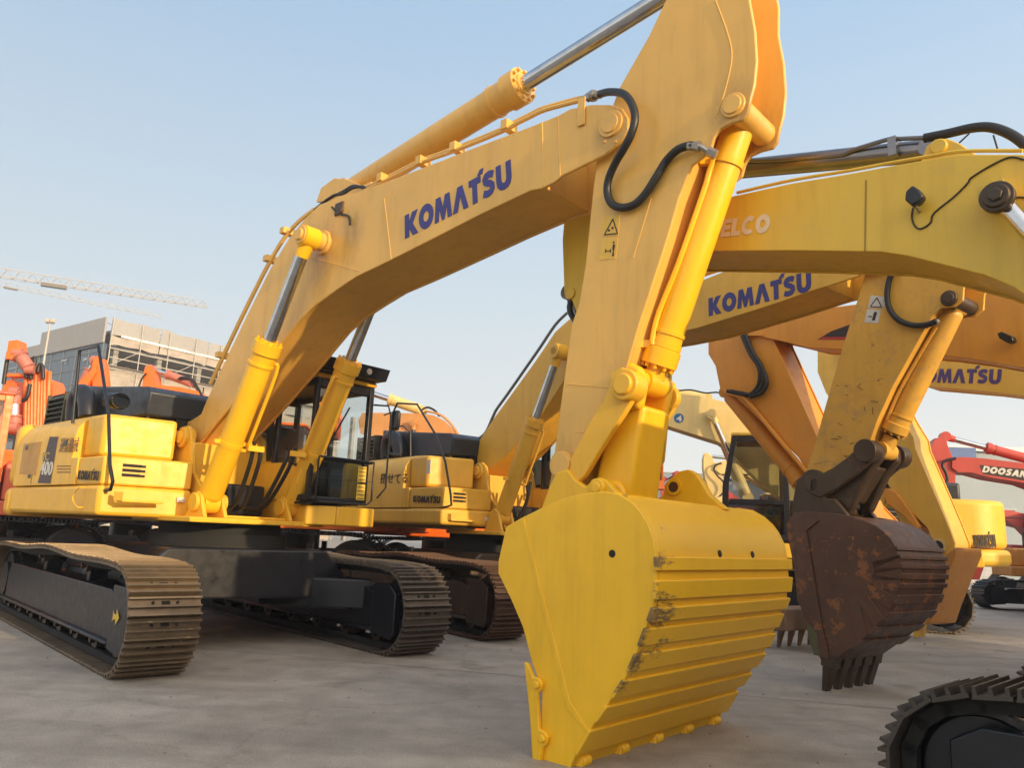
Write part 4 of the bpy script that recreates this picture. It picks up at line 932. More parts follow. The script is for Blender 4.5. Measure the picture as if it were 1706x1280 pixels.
SB = [(776, 800), (772, 785), (778, 768), (800, 732), (823, 697), (850, 660), (887, 609), (905, 583), (925, 553), (952, 529), (985, 508), (1040, 492), (1100, 480), (1160, 471), (1214, 449), (1253, 438), (1320, 425), (1400, 412), (1440, 408), (1465, 412), (1478, 428), (1476, 446), (1460, 455), (1438, 452), (1430, 460), (1390, 473), (1357, 483), (1291, 506), (1225, 527), (1160, 547), (1100, 560), (1040, 570), (990, 590), (945, 625), (898, 699), (850, 753), (800, 797), (786, 803)]
SI = SB[:17]+[(1372, 418), (1372, 478)]+SB[26:]
sb, _ = limb(S, 'boom', s0, SB, -.38, YS, inner_px=SI, inset=.02, thick=.035)
foot = S.p(786, 786, -.4); tp = S.p(1456, 432, -.38)
q = MB(); boss(q, foot, .14, -.42, .42); q.mark(); boss(q, tp, .11, -.40, .40); q.mark(); bx = S.p(948, 590, -.38); q.cyl((bx.x, -.72, bx.z), (bx.x, .72, bx.z), .12); q.split('boom_pin', YS, sb, bevel=.004)
logo('boom_lettering', S, LOGO, (1181, 527), (1352, 484), .255, -.382, BLUE, sb)
ba = S.p(835, 862, -.60)
for s_ in (-1, 1):
    c1 = cylinder_ram('boom_cylinder', s0, (ba.x, s_*.6, ba.z), (bx.x, s_*.6, bx.z), .60, .135, .07, YS, eye=.13, ywid=.2)
    A = Vector((ba.x, s_*.60, ba.z)); B = Vector((bx.x, s_*.60, bx.z)); d = (B-A).normalized(); L_ = (B-A).length
    n_ = d.cross(Vector((0, 1, 0))).normalized(); n_ = n_ if n_.x > 0 else -n_; iy = -s_; off = n_*.07+Vector((0, iy*.2, 0)); k = MB()
    k.tube([A+d*L_*.22+off*.3, A+d*L_*.22+off, A+d*L_*.26+off, A+d*L_*.52+off, A+d*L_*.55+off*.7, A+d*L_*.56+n_*.14], .022, sub=4)
    c_ = A+d*L_*.235; k.bar(c_+Vector((0, -.22, 0)), c_+Vector((0, .22, 0)), .05, .05); k.build('oil_line', YS, c1)
    lg = MB()
    for yy in (s_*.60-.16, s_*.60+.11): lg.prism([(ba.x-.26, 1.566), (ba.x+.24, 1.566), (ba.x+.10, ba.z+.09), (ba.x, ba.z+.14), (ba.x-.10, ba.z+.09)], yy, yy+.05)
    lg.build('cylinder_lug', YS, s0, bevel=.01)
    for j in (0, .1): hose('hydraulic_hose', s0, [A+d*L_*.23+Vector((0, iy*(.36-j), 0)), A+d*L_*.14+Vector((.05, iy*.36, -.05)), Vector((ba.x-.05, s_*(.15+j), 1.75)), Vector((ba.x-.4, s_*(.1+j), 1.85))], .027)
k = MB()
for i, yy in enumerate((-.30, -.20)):
    k.tube([S.p(x-4-i, y-4, yy) for x, y in ((780, 770), (783, 752), (790, 742), (812, 727), (826, 698), (832, 686), (850, 661), (887, 608), (905, 582), (930, 545), (950, 525))], .022, n=8, sub=4)
k.build('oil_line', flat('line_grey', (.10, .11, .12), .4), sb)
k = MB()
for yy in (-.30, -.22): k.tube([S.p(x, y-3, yy) for x, y in ((1160, 466), (1214, 444), (1253, 433), (1320, 420), (1400, 407))], .018, n=8)
k.build('oil_line', YS, sb)
aa = S.p(1000, 500, 0); ab = S.p(1610, 300, 0); cylinder_ram('arm_cylinder', s0, aa, ab, .52, .15, .08, YS, eye=.14, ywid=.28)
SA = [(1490, 330), (1560, 310), (1600, 330), (1618, 390), (1620, 430), (1613, 460), (1606, 473), (1604, 500), (1590, 511), (1567, 514), (1554, 525), (1541, 548), (1521, 584), (1488, 643), (1462, 700), (1448, 740), (1420, 780), (1390, 810), (1372, 832), (1352, 846), (1335, 848), (1324, 840), (1326, 825), (1334, 811), (1354, 752), (1377, 670), (1403, 581), (1430, 495), (1446, 440), (1465, 380)]
SAI = SA[:4]+[(1590, 420), (1580, 460), (1560, 500)]+SA[9:]
sa, _ = limb(S, 'arm', s0, SA, -.27, YELW, inner_px=SAI, inset=.02, thick=.035)
q = MB(); cp = S.p(1581, 497, -.28); q.cyl((cp.x, -.30, cp.z), (cp.x, .30, cp.z), .085); q.cyl((cp.x, -.31, cp.z), (cp.x, .31, cp.z), .06); q.mark()
lp = S.p(1357, 807, -.28); q.cyl((lp.x, -.33, lp.z), (lp.x, .33, lp.z), .17); q.cyl((lp.x, -.36, lp.z), (lp.x, .36, lp.z), .095); q.split('arm_pin', GRIME, sa, bevel=.01)
sc1 = paint('scratched_brown', (.12, .045, .02), .6, var=.3)
k = MB(); rnd = random.Random(5)
for i in range(30):
    t = rnd.random(); u = rnd.random(); x = 1345+100*u+60*(1-t)*.6; y = 640+190*t
    xl = 1384+(1330-1384)*(y-640)/190+6; xr = 1486+(1400-1486)*(y-640)/190-10
    if xr < xl+6: continue
    x = xl+(xr-xl)*u; a = rnd.gauss(.3, .5); ln = rnd.uniform(8, 26)*(.35+t)
    sline((x, y), (x+ln*math.cos(a), y+ln*math.sin(a)), rnd.uniform(.002, .006), -.2722-.0001*i, S, k); k.mark()
k.split('scratch_mark', sc1, sa)
k = MB(); k.mi = 0
k.prism(S.XZ([(1451, 492), (1477, 495), (1472, 514), (1446, 513)], -.27), -.2735, -.270); k.prism(S.XZ([(1445, 515), (1468, 517), (1463, 539), (1440, 537)], -.27), -.2735, -.270); k.mi = 1
triangle(S, (1461, 496), (1450, 511), (1469, 512), -.274, k); sline((1459, 520), (1455, 534), .035, -.274, S, k); sline((1447, 527), (1453, 528), .012, -.274, S, k)
k.build('warning_sticker', [WHT, INK], sa)
ca = S.p(1591, 510, 0); cb = S.p(1473, 752, 0)
bc = cylinder_ram('bucket_cylinder', s0, ca, cb, .86, .12, .07, YELW, GRIME, eye=.10, ywid=.26)
k = MB(); k.tube([S.p(x, y, -.12) for x, y in ((1560, 545), (1545, 570), (1500, 650), (1478, 700))], .022); k.build('oil_line', YELW, bc)
hose('hydraulic_hose', sa, [S.p(x, y, -.32) for x, y in ((1494, 440), (1483, 462), (1478, 490), (1482, 515), (1497, 533), (1520, 542), (1545, 541), (1560, 535))], .032)
k = MB(); P0 = S.p(1545, 541, -.3); P1 = S.p(1562, 536, -.18); k.cyl(P0, P1, .035, n=8); k.build('hose_fitting', STEEL, sa)
q = MB(); LK = [(1432, 745), (1446, 736), (1460, 748), (1456, 768), (1430, 790), (1396, 815), (1368, 830), (1350, 822), (1352, 800), (1390, 780), (1415, 762)]
for a, b in ((-.36, -.30), (.30, .36)): q.prism(S.XZ(LK, -.33), a, b)
rp = S.p(1446, 752, -.34)
for a, b in ((-.42, -.25), (.25, .42)): q.cyl((rp.x, a, rp.z), (rp.x, b, rp.z), .13)
q.build('idler_link', GRIME, s0, bevel=.01)
q = MB(); q.prism(S.XZ([(1462, 742), (1484, 745), (1486, 768), (1468, 790), (1432, 862), (1392, 862), (1398, 835), (1440, 775)], 0), -.25, -.13); q.prism(S.XZ([(1462, 742), (1484, 745), (1486, 768), (1468, 790), (1440, 852), (1420, 858), (1425, 820), (1448, 775)], 0), .13, .25); q.prism(S.XZ([(1450, 775), (1470, 780), (1432, 840), (1405, 838)], 0), -.14, .14)
bk = S.p(1405, 852, 0); q.cyl((bk.x, -.32, bk.z), (bk.x, .32, bk.z), .11); q.build('bucket_link', GRIME, s0, bevel=.03)
RB = [(1322, 942), (1314, 905), (1310, 874), (1322, 855), (1354, 853), (1391, 856), (1415, 860), (1438, 867), (1458, 876), (1472, 886), (1484, 898), (1492, 911), (1499, 927), (1502, 945), (1501, 965), (1497, 983), (1485, 1017), (1460, 1046), (1432, 1071), (1385, 1104), (1372, 1112), (1365, 1095), (1363, 1056), (1341, 1030), (1328, 1000)]
o2 = S.XZ(RB, -.56); rb_, bk2 = bucket(S, s0, o2, -.56, .46, RUST, (6, 20))
bkn = [Vector(p) for p in o2]; cen = sum(bkn, Vector((0, 0)))/len(bkn)
for k_ in range(9):
    t = 11+k_*.85; strip(int(t), t-int(t), int(t+.45), (t+.45)-int(t+.45), th=.02, ov=.03, ya=-.58, yb=.48).build('wear_strip', RUST, rb_, bevel=.005)
for k_ in range(7):                                   # heel shrouds wrapping the side plate
    t = 11.5+k_*1.05; i = int(t); p = bkn[i].lerp(bkn[i+1], t-i); d = (bkn[i+1]-bkn[i]).normalized(); n_ = (cen-p).normalized()
    q = MB(); a = p+d*.07; b = p-d*.07; q.prism([tuple(a), tuple(b), tuple(b+n_*.30), tuple(a+n_*.30)], -.572, -.56); q.build('heel_shroud', RUST, rb_, bevel=.006)
for y0_ in (-.34, .27):
    q = MB(); q.prism(S.XZ([(1320, 858), (1330, 800), (1345, 792), (1360, 800), (1375, 830), (1392, 832), (1402, 842), (1412, 855), (1420, 866), (1380, 862)], -.3), y0_, y0_+.07); q.build('hinge_ear', GRIME, rb_, bevel=.01)
q = MB(); q.prism(S.XZ([(1322, 865), (1330, 858), (1365, 868), (1345, 885), (1370, 1040), (1384, 1100), (1366, 1095), (1362, 1056), (1340, 1030)], -.56), -.585, -.56); q.build('edge_plate', RUST, rb_, bevel=.006)
teeth('tooth', GRIME, rb_, (bkn[19]+bkn[20])/2, Vector(S.XZ([(1368, 1172)], -.56)[0])-((bkn[19]+bkn[20])/2), -.56, .46, 5, .42, .13)
SW = -1.655
write('side_characters', S, '\u642d\u305b\u3066\u308b', (633, 806), (679, 806), .19, SW, INK, s0, bold=.005)
logo('side_lettering', S, LOGO, (688, 837), (733, 839), .115, -1.651, INK, s0)
k = MB(); A = S.p(709, 778, -1.56); k.box(A.x-.0, A.x+.12, -1.538, -1.532, A.z-.12, A.z+.12); k.build('white_sticker', WHT, s0)
# ================================================================= yellow-green boom crossing from the right
K = Rig('excavator', 4.785, 3.5, 134, 'lemon yellow excavator whose arched boom with a black work lamp enters from the right edge', 'excavator', 'excavators parked in the sales yard')
k0 = K.root
KB = [(985, 408), (978, 392), (985, 376), (1010, 366), (1060, 362), (1130, 346), (1224, 326), (1320, 305), (1416, 289), (1480, 277), (1544, 266), (1602, 257), (1704, 257), (1790, 300), (1900, 420), (2010, 640), (2000, 660), (1960, 668), (1900, 640), (1780, 540), (1688, 478), (1640, 458), (1576, 442), (1512, 426), (1464, 419), (1384, 418), (1320, 417), (1186, 418), (1110, 419), (1050, 421), (1000, 420)]
kb, _ = limb(K, 'boom', k0, KB, .35, YELK, inset=.015, thick=.03)
q = MB()
for y0_ in (-.24, .19): q.prism(K.XZ([(1535, 272), (1545, 245), (1560, 233), (1580, 232), (1600, 240), (1632, 262), (1632, 285), (1540, 290)], .22), y0_, y0_+.05)
lug = K.p(1567, 247, .22); q.cyl((lug.x, -.27, lug.z), (lug.x, .27, lug.z), .055)
q.build('cylinder_lug', YELK, kb, bevel=.008)
cb_ = K.p(1663, 330, .37); q = MB(); q.cyl((cb_.x, -.42, cb_.z), (cb_.x, .42, cb_.z), .10); q.build('boom_pin', YELK, kb)
for s_ in (-1, 1):
    e = K.p(1790, 590, .52); cy = cylinder_ram('boom_cylinder', k0, (e.x-1.0, s_*.52, 1.35), (cb_.x, s_*.52, cb_.z), .45, .12, .052, YELK, CHR, eye=.085, ywid=.14)
q = MB(); c = K.p(1661, 328, .60); q.lathe((c.x, .57, c.z), (c.x, .64, c.z), [(0, .10), (.7, .10), (.71, .075), (1, .075)], n=26); q.cyl((c.x, .64, c.z), (c.x, .66, c.z), .045, n=6); q.build('pin_cap', GRIME, kb, bevel=.006)
logo('boom_lettering', K, 'KOBELCO', (1137, 402), (1281, 387), .155, .352, flat('lettering_grey', (.66, .56, .42), .6), kb)
q = MB(); P = K.XZ([(1513, 322), (1524, 312), (1536, 320), (1542, 330), (1535, 340), (1522, 346), (1511, 336)], .45); q.prism(P, .42, .50); l = q.build('lamp', BLK, kb, bevel=.012); A = K.p(1531, 352, .36); q = MB(); q.tube([(A.x, .351, A.z), (A.x-.01, .42, A.z), K.p(1524, 343, .46)], .012); q.build('lamp_bracket', STEEL, l)
hose('lamp_cable', kb, [K.p(x, y, .358) for x, y in ((1521, 346), (1519, 362), (1524, 376), (1534, 381), (1550, 371), (1556, 355), (1590, 327), (1612, 305), (1618, 296), (1650, 276), (1682, 262), (1706, 266))], .006)
hose('lamp_cable', kb, [K.p(x, y, .358) for x, y in ((1680, 330), (1706, 329), (1730, 340))], .006)
q = MB(); P0 = K.p(1632, 326, .40); P1 = K.p(1643, 330, .42); q.cyl(P0, P1, .012); q.build('grease_nipple', GRIME, kb)
for w_ in ((1443, 300, 1441, 418),): 
    q = MB(); A = K.p(w_[0], w_[1], .351); B = K.p(w_[2], w_[3], .351); q.bar((A.x, .351, A.z), (B.x, .351, B.z), .006, .012); q.build('weld_seam', paint('seam_brown', (.30, .19, .03), .6), kb)
a1 = K.p(1556, 250, 0); a0 = K.p(1085, 296, 0)
DG = flat('dark_metallic', (.24, .225, .225), .25, .9)
ac = cylinder_ram('arm_cylinder', k0, a1, a0, .74, .085, .05, DG, CHR, eye=.08, ywid=.2, bolts=False)
q = MB(); q.tube([K.p(x, y, .1) for x, y in ((1232, 268), (1300, 266), (1395, 258), (1420, 250), (1480, 232), (1500, 231), (1545, 229))], .018, sm=True); 
for x, y in ((1490, 238),): c = K.p(x, y, .08); q.box(c.x-.03, c.x+.03, .0, .14, c.z-.12, c.z+.03)
q.build('oil_line', DG, ac)
hose('hydraulic_hose', kb, [K.p(x, y, .1) for x, y in ((1540, 230), (1580, 222), (1620, 213), (1650, 212), (1680, 222), (1706, 240), (1740, 275))], .035)
for P in (((1598, 238), (1615, 222)), ((1655, 225), (1663, 252))): hose('hose_strap', kb, [K.p(x, y, .16) for x, y in P], .006)
q = MB(); q.tube([K.p(x, y-3, .33) for x, y in ((1228, 324), (1320, 303), (1416, 287), (1480, 275), (1544, 264), (1602, 255), (1704, 254))], .014); q.build('oil_line', YELK, kb)
KA = [(941, 352), (960, 344), (1000, 322), (1050, 296), (1085, 285), (1105, 292), (1108, 312), (1096, 350), (1085, 420), (1068, 520), (1062, 640), (1050, 760), (1030, 790), (1005, 790), (996, 770), (1000, 640), (985, 560), (960, 520), (952, 498), (940, 490), (937, 400)]
ka, _ = limb(K, 'arm', k0, KA, .27, YELK, inset=.02)
q = MB(); A = K.p(950, 489, .28); q.cyl((A.x, -.29, A.z), (A.x, .29, A.z), .06); q.build('arm_pin', YELK, ka)
cylinder_ram('bucket_cylinder', k0, K.p(954, 490, 0), K.p(962, 720, 0) if False else K.p(1000, 700, 0), .7, .075, .04, DG, CHR, eye=.08, ywid=.2)
hose('hydraulic_hose', ka, [K.p(x, y, .2) for x, y in ((953, 497), (949, 512), (953, 527), (966, 540))], .03)
# its bucket, tucked behind the big one
KBk = [(985, 830), (1010, 845), (1050, 850), (1075, 870), (1070, 920), (1050, 980), (1010, 1050), (985, 1070), (975, 1040), (965, 930), (968, 850)]
o3 = K.XZ(KBk, .45); b3, _ = bucket(K, k0, o3, -.40, .40, YELK, (2, 7)); teeth('tooth', GRIME, b3, o3[7], Vector(o3[7])-Vector(o3[5]), -.42, .42, 5, .2, .08)
KW = dict(tracks=False, z0=1.1)
upper_mid(K, k0, YELK, s=1.0, **KW)
for sy in (-1, 1): crawler(K, k0, sy*1.2, -1.9, 2.50, .86, .60, paint('dark_track_steel', (.06, .05, .04), .5, metal=.3, dirt=.2, var=.25), BLK, 0.0, .19, 3, side=1)
q = MB(); q.box(-.8, .8, -.9, .9, .42, .8); q.cyl((0, 0, .8), (0, 0, 1.1), .6, n=30); q.build('centre_frame', BLK, k0, bevel=.03)
# ================================================================= machines further back
GRP = 'excavators parked in the sales yard'
def boomkit(R, root, boom_px, arm_px, mat, Yb=.30, Ya=.24, lugs=True):
    b = a = None
    if boom_px: b, _ = limb(R, 'boom', root, boom_px, Yb*R.side, mat, inset=.015, thick=.03)
    if arm_px: a, _ = limb(R, 'arm', root, arm_px, Ya*R.side, mat, inset=.02, thick=.03)
    return b, a
def link_box(R, name, parent, pxpts, w, mat): 
    q = MB(); q.prism(R.XZ(pxpts, w*R.side), -w, w); return q.build(name, mat, parent, bevel=.015)

# --- orange yellow machine, boom with a black swoosh
A = Rig('excavator', 8.54, 7.0, 126, 'ochre excavator whose boom bears a black and red swoosh, behind the scratched arm', 'excavator', GRP)
ab_, aa_ = boomkit(A, A.root,
    [(1238, 552), (1243, 540), (1262, 531), (1300, 524), (1340, 518), (1420, 508), (1500, 497), (1600, 487), (1706, 482), (1800, 490), (1900, 560), (2010, 700), (1980, 740), (1900, 700), (1800, 640), (1706, 613), (1620, 598), (1555, 590), (1480, 586), (1420, 583), (1400, 582), (1345, 579), (1300, 568), (1262, 560), (1244, 560)],
    [(1180, 562), (1184, 540), (1240, 520), (1275, 522), (1290, 570), (1300, 592), (1362, 730), (1400, 790), (1440, 840), (1478, 880), (1468, 905), (1440, 905), (1400, 870), (1330, 762), (1226, 662), (1206, 655), (1200, 650), (1192, 610), (1180, 590)], ORY, .33, .27)
q = MB(); q.prism(A.XZ([(1362, 566), (1385, 552), (1416, 541), (1470, 530), (1540, 520), (1540, 566)], .33), .331, .334); q.build('black_swoosh', INK, ab_)
q = MB(); q.prism(A.XZ([(1372, 562), (1540, 561), (1540, 566), (1366, 565.5)], .33), .3345, .337); q.build('red_stripe', flat('stripe_red', (.5, .03, .03), .5), ab_)
q = MB(); q.prism(A.XZ([(1665, 557), (1672, 554), (1690, 562), (1692, 570), (1682, 573), (1668, 565)], .45), .40, .52); q.build('lamp', BLK, ab_, bevel=.01)
q = MB()
for a, b in (((1242, 545), (1274, 541)), ((1242, 558), (1272, 558))): P0 = A.p(*a, .34); P1 = A.p(*b, .34); q.bar(P0, P1, .03, .03)
q.build('boom_tip_cover', ORY, ab_)
cylinder_ram('arm_cylinder', A.root, A.p(1640, 462, 0), A.p(1262, 502, 0), .45, .12, .06, ORY, CHR, eye=.1, ywid=.25)
# cylinders lying along the lower face of the arm
ca = A.p(1222, 652, 0); cbb = A.p(1388, 842, 0)
bc = cylinder_ram('bucket_cylinder', A.root, A.p(1213, 655, .05), A.p(1370, 846, .05), .80, .135, .07, ORY, GRIME, eye=.1, ywid=.26)
q = MB(); q.tube([A.p(x, y, .33) for x, y in ((1240, 662), (1300, 735), (1330, 770), (1355, 800))], .035); q.build('oil_line', ORY, bc)
for d in (0, 6): hose('hydraulic_hose', aa_, [A.p(x+d, y, .36) for x, y in ((1233, 542), (1236, 558), (1250, 590), (1262, 608), (1266, 625), (1262, 645), (1248, 658), (1232, 656), (1212, 652))], .035)
hose('hydraulic_hose', aa_, [A.p(x, y, .36) for x, y in ((1268, 612), (1274, 622), (1277, 640), (1268, 655), (1250, 662))], .035)
link_box(A, 'bucket_link', A.root, [(1372, 795), (1384, 792), (1396, 800), (1440, 832), (1446, 850), (1428, 860), (1402, 838), (1388, 820), (1372, 812)], .24, ORY)
lk = MB(); c = A.p(1383, 804, .26); lk.cyl((c.x, -.3, c.z), (c.x, .3, c.z), .12); lk.build('link_pin', ORY, A.root)
AB = [(1460, 880), (1478, 905), (1470, 960), (1440, 1010), (1395, 1030), (1372, 1100), (1358, 1098), (1346, 1060), (1340, 1020), (1350, 960), (1380, 900), (1420, 880)]
oo = A.XZ(AB, .5); ab3, _ = bucket(A, A.root, oo, -.5, .5, paint('muddy_green_steel', (.12, .12, .06), .6, wear=(.2, .12, .05), wear_amt=.05, dirt=.3), (0, 4))
teeth('tooth', paint('muddy_steel', (.22, .13, .075), .6, dirt=.3, var=.3), ab3, A.XZ([(1325, 1030)], 0)[0], Vector(A.XZ([(1312, 1102)], 0)[0])-Vector(A.XZ([(1325, 1030)], 0)[0]), -.55, .62, 5, .45, .10)
q = MB(); q.prism(A.XZ([(1300, 1010), (1345, 1015), (1352, 1050), (1320, 1050)], 0), -.55, .6); q.build('bucket_lip', paint('muddy_steel', (.22, .13, .075), .6), ab3, bevel=.02)
upper_mid(A, A.root, ORY, s=1.05, z0=1.15)

# --- machine with the lettered boom at the right edge, sunlit slim arm
B = Rig('excavator', 10.62, 9.52, 124, 'golden yellow excavator with lettered boom at the right edge and a long sunlit arm', 'excavator', GRP)
bb_, ba_ = boomkit(B, B.root,
    [(1375, 545), (1400, 535), (1500, 560), (1600, 580), (1706, 605), (1800, 640), (1960, 760), (2050, 860), (2020, 880), (1940, 830), (1800, 700), (1706, 660), (1640, 652), (1532, 643), (1400, 600)],
    [(1362, 582), (1365, 560), (1400, 545), (1430, 560), (1505, 702), (1522, 730), (1525, 748), (1560, 830), (1576, 868), (1590, 905), (1590, 918), (1575, 932), (1566, 925), (1545, 880), (1510, 845), (1465, 790), (1440, 740), (1376, 655), (1362, 620)], YELP, .36, .28)
logo('boom_lettering', B, LOGO, (1519, 637), (1667, 640), .25, .362, flat('logo_purple', (.07, .04, .16), .5), bb_)
q = MB()
for yy in (-.27, -.05, .15): q.prism(B.XZ([(1524, 735), (1530, 735), (1572, 852), (1566, 852)], 0), yy, yy+.05)
q.build('arm_rib', YELP, ba_)
q = MB(); c = B.p(1563, 911, .29); q.lathe((c.x, .27, c.z), (c.x, .31, c.z), [(0, .14), (1, .14)]); q.build('pin_boss', CREAM, ba_); q = MB(); q.cyl((c.x, .30, c.z), (c.x, .315, c.z), .10); q.build('pin_hole', DRK, ba_)
bc = cylinder_ram('bucket_cylinder', B.root, B.p(1462, 765, .0), B.p(1482, 836, .0), .55, .13, .07, YELP, GRIME, eye=.13, ywid=.5)
link_box(B, 'idler_link', B.root, [(1470, 818), (1480, 814), (1492, 820), (1515, 850), (1532, 878), (1528, 886), (1505, 860), (1476, 838)], .33, ORY)
link_box(B, 'bucket_link', B.root, [(1484, 838), (1500, 838), (1524, 880), (1538, 895), (1520, 895), (1500, 870)], .2, YELP)
link_box(B, 'bucket', B.root, [(1576, 925), (1592, 912), (1592, 925), (1562, 1000), (1558, 1010), (1548, 1040), (1536, 1042), (1545, 1008), (1552, 985)], .45, paint('amber_paint', (.50, .22, .04), .5, dirt=.1))  # bucket plate in one even orange-amber paint
bkB = [o for o in B.root.children if o.name.startswith('bucket') and 'link' not in o.name and 'cyl' not in o.name][0]
for px in (1522, 1533, 1543):
    q = MB(); q.prism(B.XZ([(px, 1034), (px+6, 1034), (px+3, 1048), (px+1, 1062), (px-3, 1062), (px-4, 1046)], 0), (px-1533)*.03-.05, (px-1533)*.03+.05); q.build('tooth', YELP, bkB, bevel=.01)
upper_mid(B, B.root, YELP, s=1.1, z0=1.15)

# --- yellow machine seen side on, number 4 on its boom
C4 = Rig('excavator', 6.97, 17.8, 165, 'yellow excavator seen side on with dark cab frame, arched boom marked with number four', 'excavator', GRP)
upper_mid(C4, C4.root, paint('clean_yellow_paint', (.82, .50, .05), .38, dirt=.03, var=.05), mid=BLUEBLK, s=1.30, z0=1.28, tail=-3.72, trk=GOLDTRK, ttop=2.62, hw=1.18, tdx=.0, th=.82)
c4b, _ = boomkit(C4, C4.root, [(1060, 668), (1075, 655), (1108, 655), (1170, 660), (1230, 676), (1262, 697), (1295, 735), (1330, 790), (1352, 835), (1330, 850), (1300, 830), (1262, 800), (1232, 770), (1218, 752), (1195, 736), (1150, 722), (1100, 706), (1068, 700)], None, CREAM, .36)
q = MB(); c = C4.p(1131, 697, .37); q.cyl((c.x, .362, c.z), (c.x, .366, c.z), .115, n=32); nb = q.build('number_disc', flat('disc_blue', (.02, .10, .26), .4), c4b)
write('number_four', C4, '4', (1126.5, 702.5), (1136, 703), .15, .367, WHT, nb, bold=.03)
for s_ in (-1, 1):
    b_ = C4.p(1186, 691, .5); a_ = C4.p(1246, 830, .5); cylinder_ram('boom_cylinder', C4.root, (a_.x, .55*s_, a_.z), (b_.x, .5*s_, b_.z), .40, .11, .065, CREAM, CHR, eye=.12, ywid=.16, bolts=False)
cylinder_ram('arm_cylinder', C4.root, C4.p(1180, 664, 0), C4.p(1020, 640, 0), .7, .12, .06, CREAM, CHR, eye=.1, bolts=False)
q = MB(); q.tube([C4.p(x, y, .3) for x, y in ((1125, 652), (1150, 650), (1175, 655), (1195, 654), (1205, 660), (1212, 668))], .02); q.build('hydraulic_hose', RUB, c4b)
q = MB()
for k in (0, 3): q.tube([C4.p(x, y+k, .25) for x, y in ((1120, 664), (1160, 668), (1200, 672), (1228, 678), (1255, 694))], .02)
q.build('oil_line', CREAM, c4b)
tl = logo('tail_lettering', C4, LOGO, (1622, 914), (1662, 913), .26, 1.40, INK, C4.root, raise_=.01)
for v_ in tl.data.vertices:
    t_ = -3.72; u_ = max(0, min(.999, (v_.co.x*1.0/.985-t_*.62)/(t_*.38))); a_ = math.asin(u_**(1/.7)); v_.co.y = 1.534*.985*math.cos(a_)**.5+(v_.co.y-1.40)+.004
q = MB(); P = [C4.p(x, y, 1.537) for x, y in ((1437, 838), (1450, 838), (1450, 870), (1437, 870))]; q.prism([(p.x, p.z) for p in P], 1.530, 1.545); q.build('yellow_panel', YELP, C4.root)
q = MB()
for k in range(3): P0 = C4.p(1452, 842+k*8, 1.54); P1 = C4.p(1496, 846+k*8, 1.54); q.bar((P0.x, 1.54, P0.z), (P1.x, 1.54, P1.z), .01, .02)
q.build('grille_bars', STEEL, C4.root)

# --- cream arm with a hose loop left of the cab
D = Rig('excavator', 9.6, 25.5, 172, 'cream excavator behind the number four machine, its raised arm showing a black hose loop', 'excavator', GRP)
db, da = boomkit(D, D.root, [(1192, 772), (1205, 768), (1240, 768), (1330, 800), (1400, 850), (1380, 870), (1300, 830), (1240, 790), (1200, 790), (1190, 782)],
    [(1172, 762), (1176, 757), (1184, 760), (1192, 772), (1200, 785), (1206, 800), (1209, 815), (1205, 828), (1196, 832), (1186, 826), (1180, 812), (1175, 798), (1172, 780)], CREAM, .34, .26)
hose('hydraulic_hose', da, [D.p(x, y, .45) for x, y in ((1202, 772), (1192, 776), (1190, 784), (1196, 794), (1204, 802), (1208, 812), (1204, 822), (1196, 830))], .03)
cylinder_ram('arm_cylinder', D.root, D.p(1330, 775, 0), D.p(1176, 760, 0), .35, .11, .06, CREAM, CHR, eye=.1, bolts=False)
upper_mid(D, D.root, CREAM, s=1.0)
link_box(D, 'bucket', D.root, [(1192, 830), (1206, 826), (1222, 850), (1220, 900), (1200, 905)], .5, CREAM)

# --- red machines behind the big bucket
E_ = Rig('excavator', 8.0, 30.0, 168, 'red excavator low behind the big yellow bucket, only its bright red folded arm showing', 'excavator', GRP)
boomkit(E_, E_.root, [(1165, 830), (1176, 812), (1185, 806), (1196, 800), (1216, 820), (1260, 850), (1250, 870), (1210, 860), (1190, 850)], [(1156, 838), (1160, 826), (1178, 812), (1190, 815), (1215, 845), (1216, 880), (1190, 890), (1165, 880), (1158, 860)], RED, .36, .3)
upper_mid(E_, E_.root, RED, mid=BLK, s=1.0)
q = MB(); 
for k, (x, y) in enumerate(((1155, 803), (1162, 798), (1168, 800), (1172, 806))): P0 = E_.p(x, y, .2); P1 = E_.p(x+6, y+12, -.2); q.tube([P0, P1], .08)
q.build('hydraulic_hose', RUB, E_.root)
F_ = Rig('excavator', 5.4, 34.0, 170, 'small red excavator arm tip with thin chromed rod beside the yellow hinge ear', 'excavator', GRP)
boomkit(F_, F_.root, [(1118, 800), (1126, 786), (1134, 786), (1142, 800), (1160, 840), (1150, 850), (1120, 830)], [(1100, 812), (1110, 806), (1124, 790), (1132, 800), (1120, 840), (1104, 840)], RED, .3, .25)
cylinder_ram('arm_cylinder', F_.root, F_.p(1128, 788, 0), F_.p(1106, 800, 0), .3, .09, .06, RED, CHR, eye=.08, bolts=False)
upper_mid(F_, F_.root, RED, mid=BLK, s=.9)

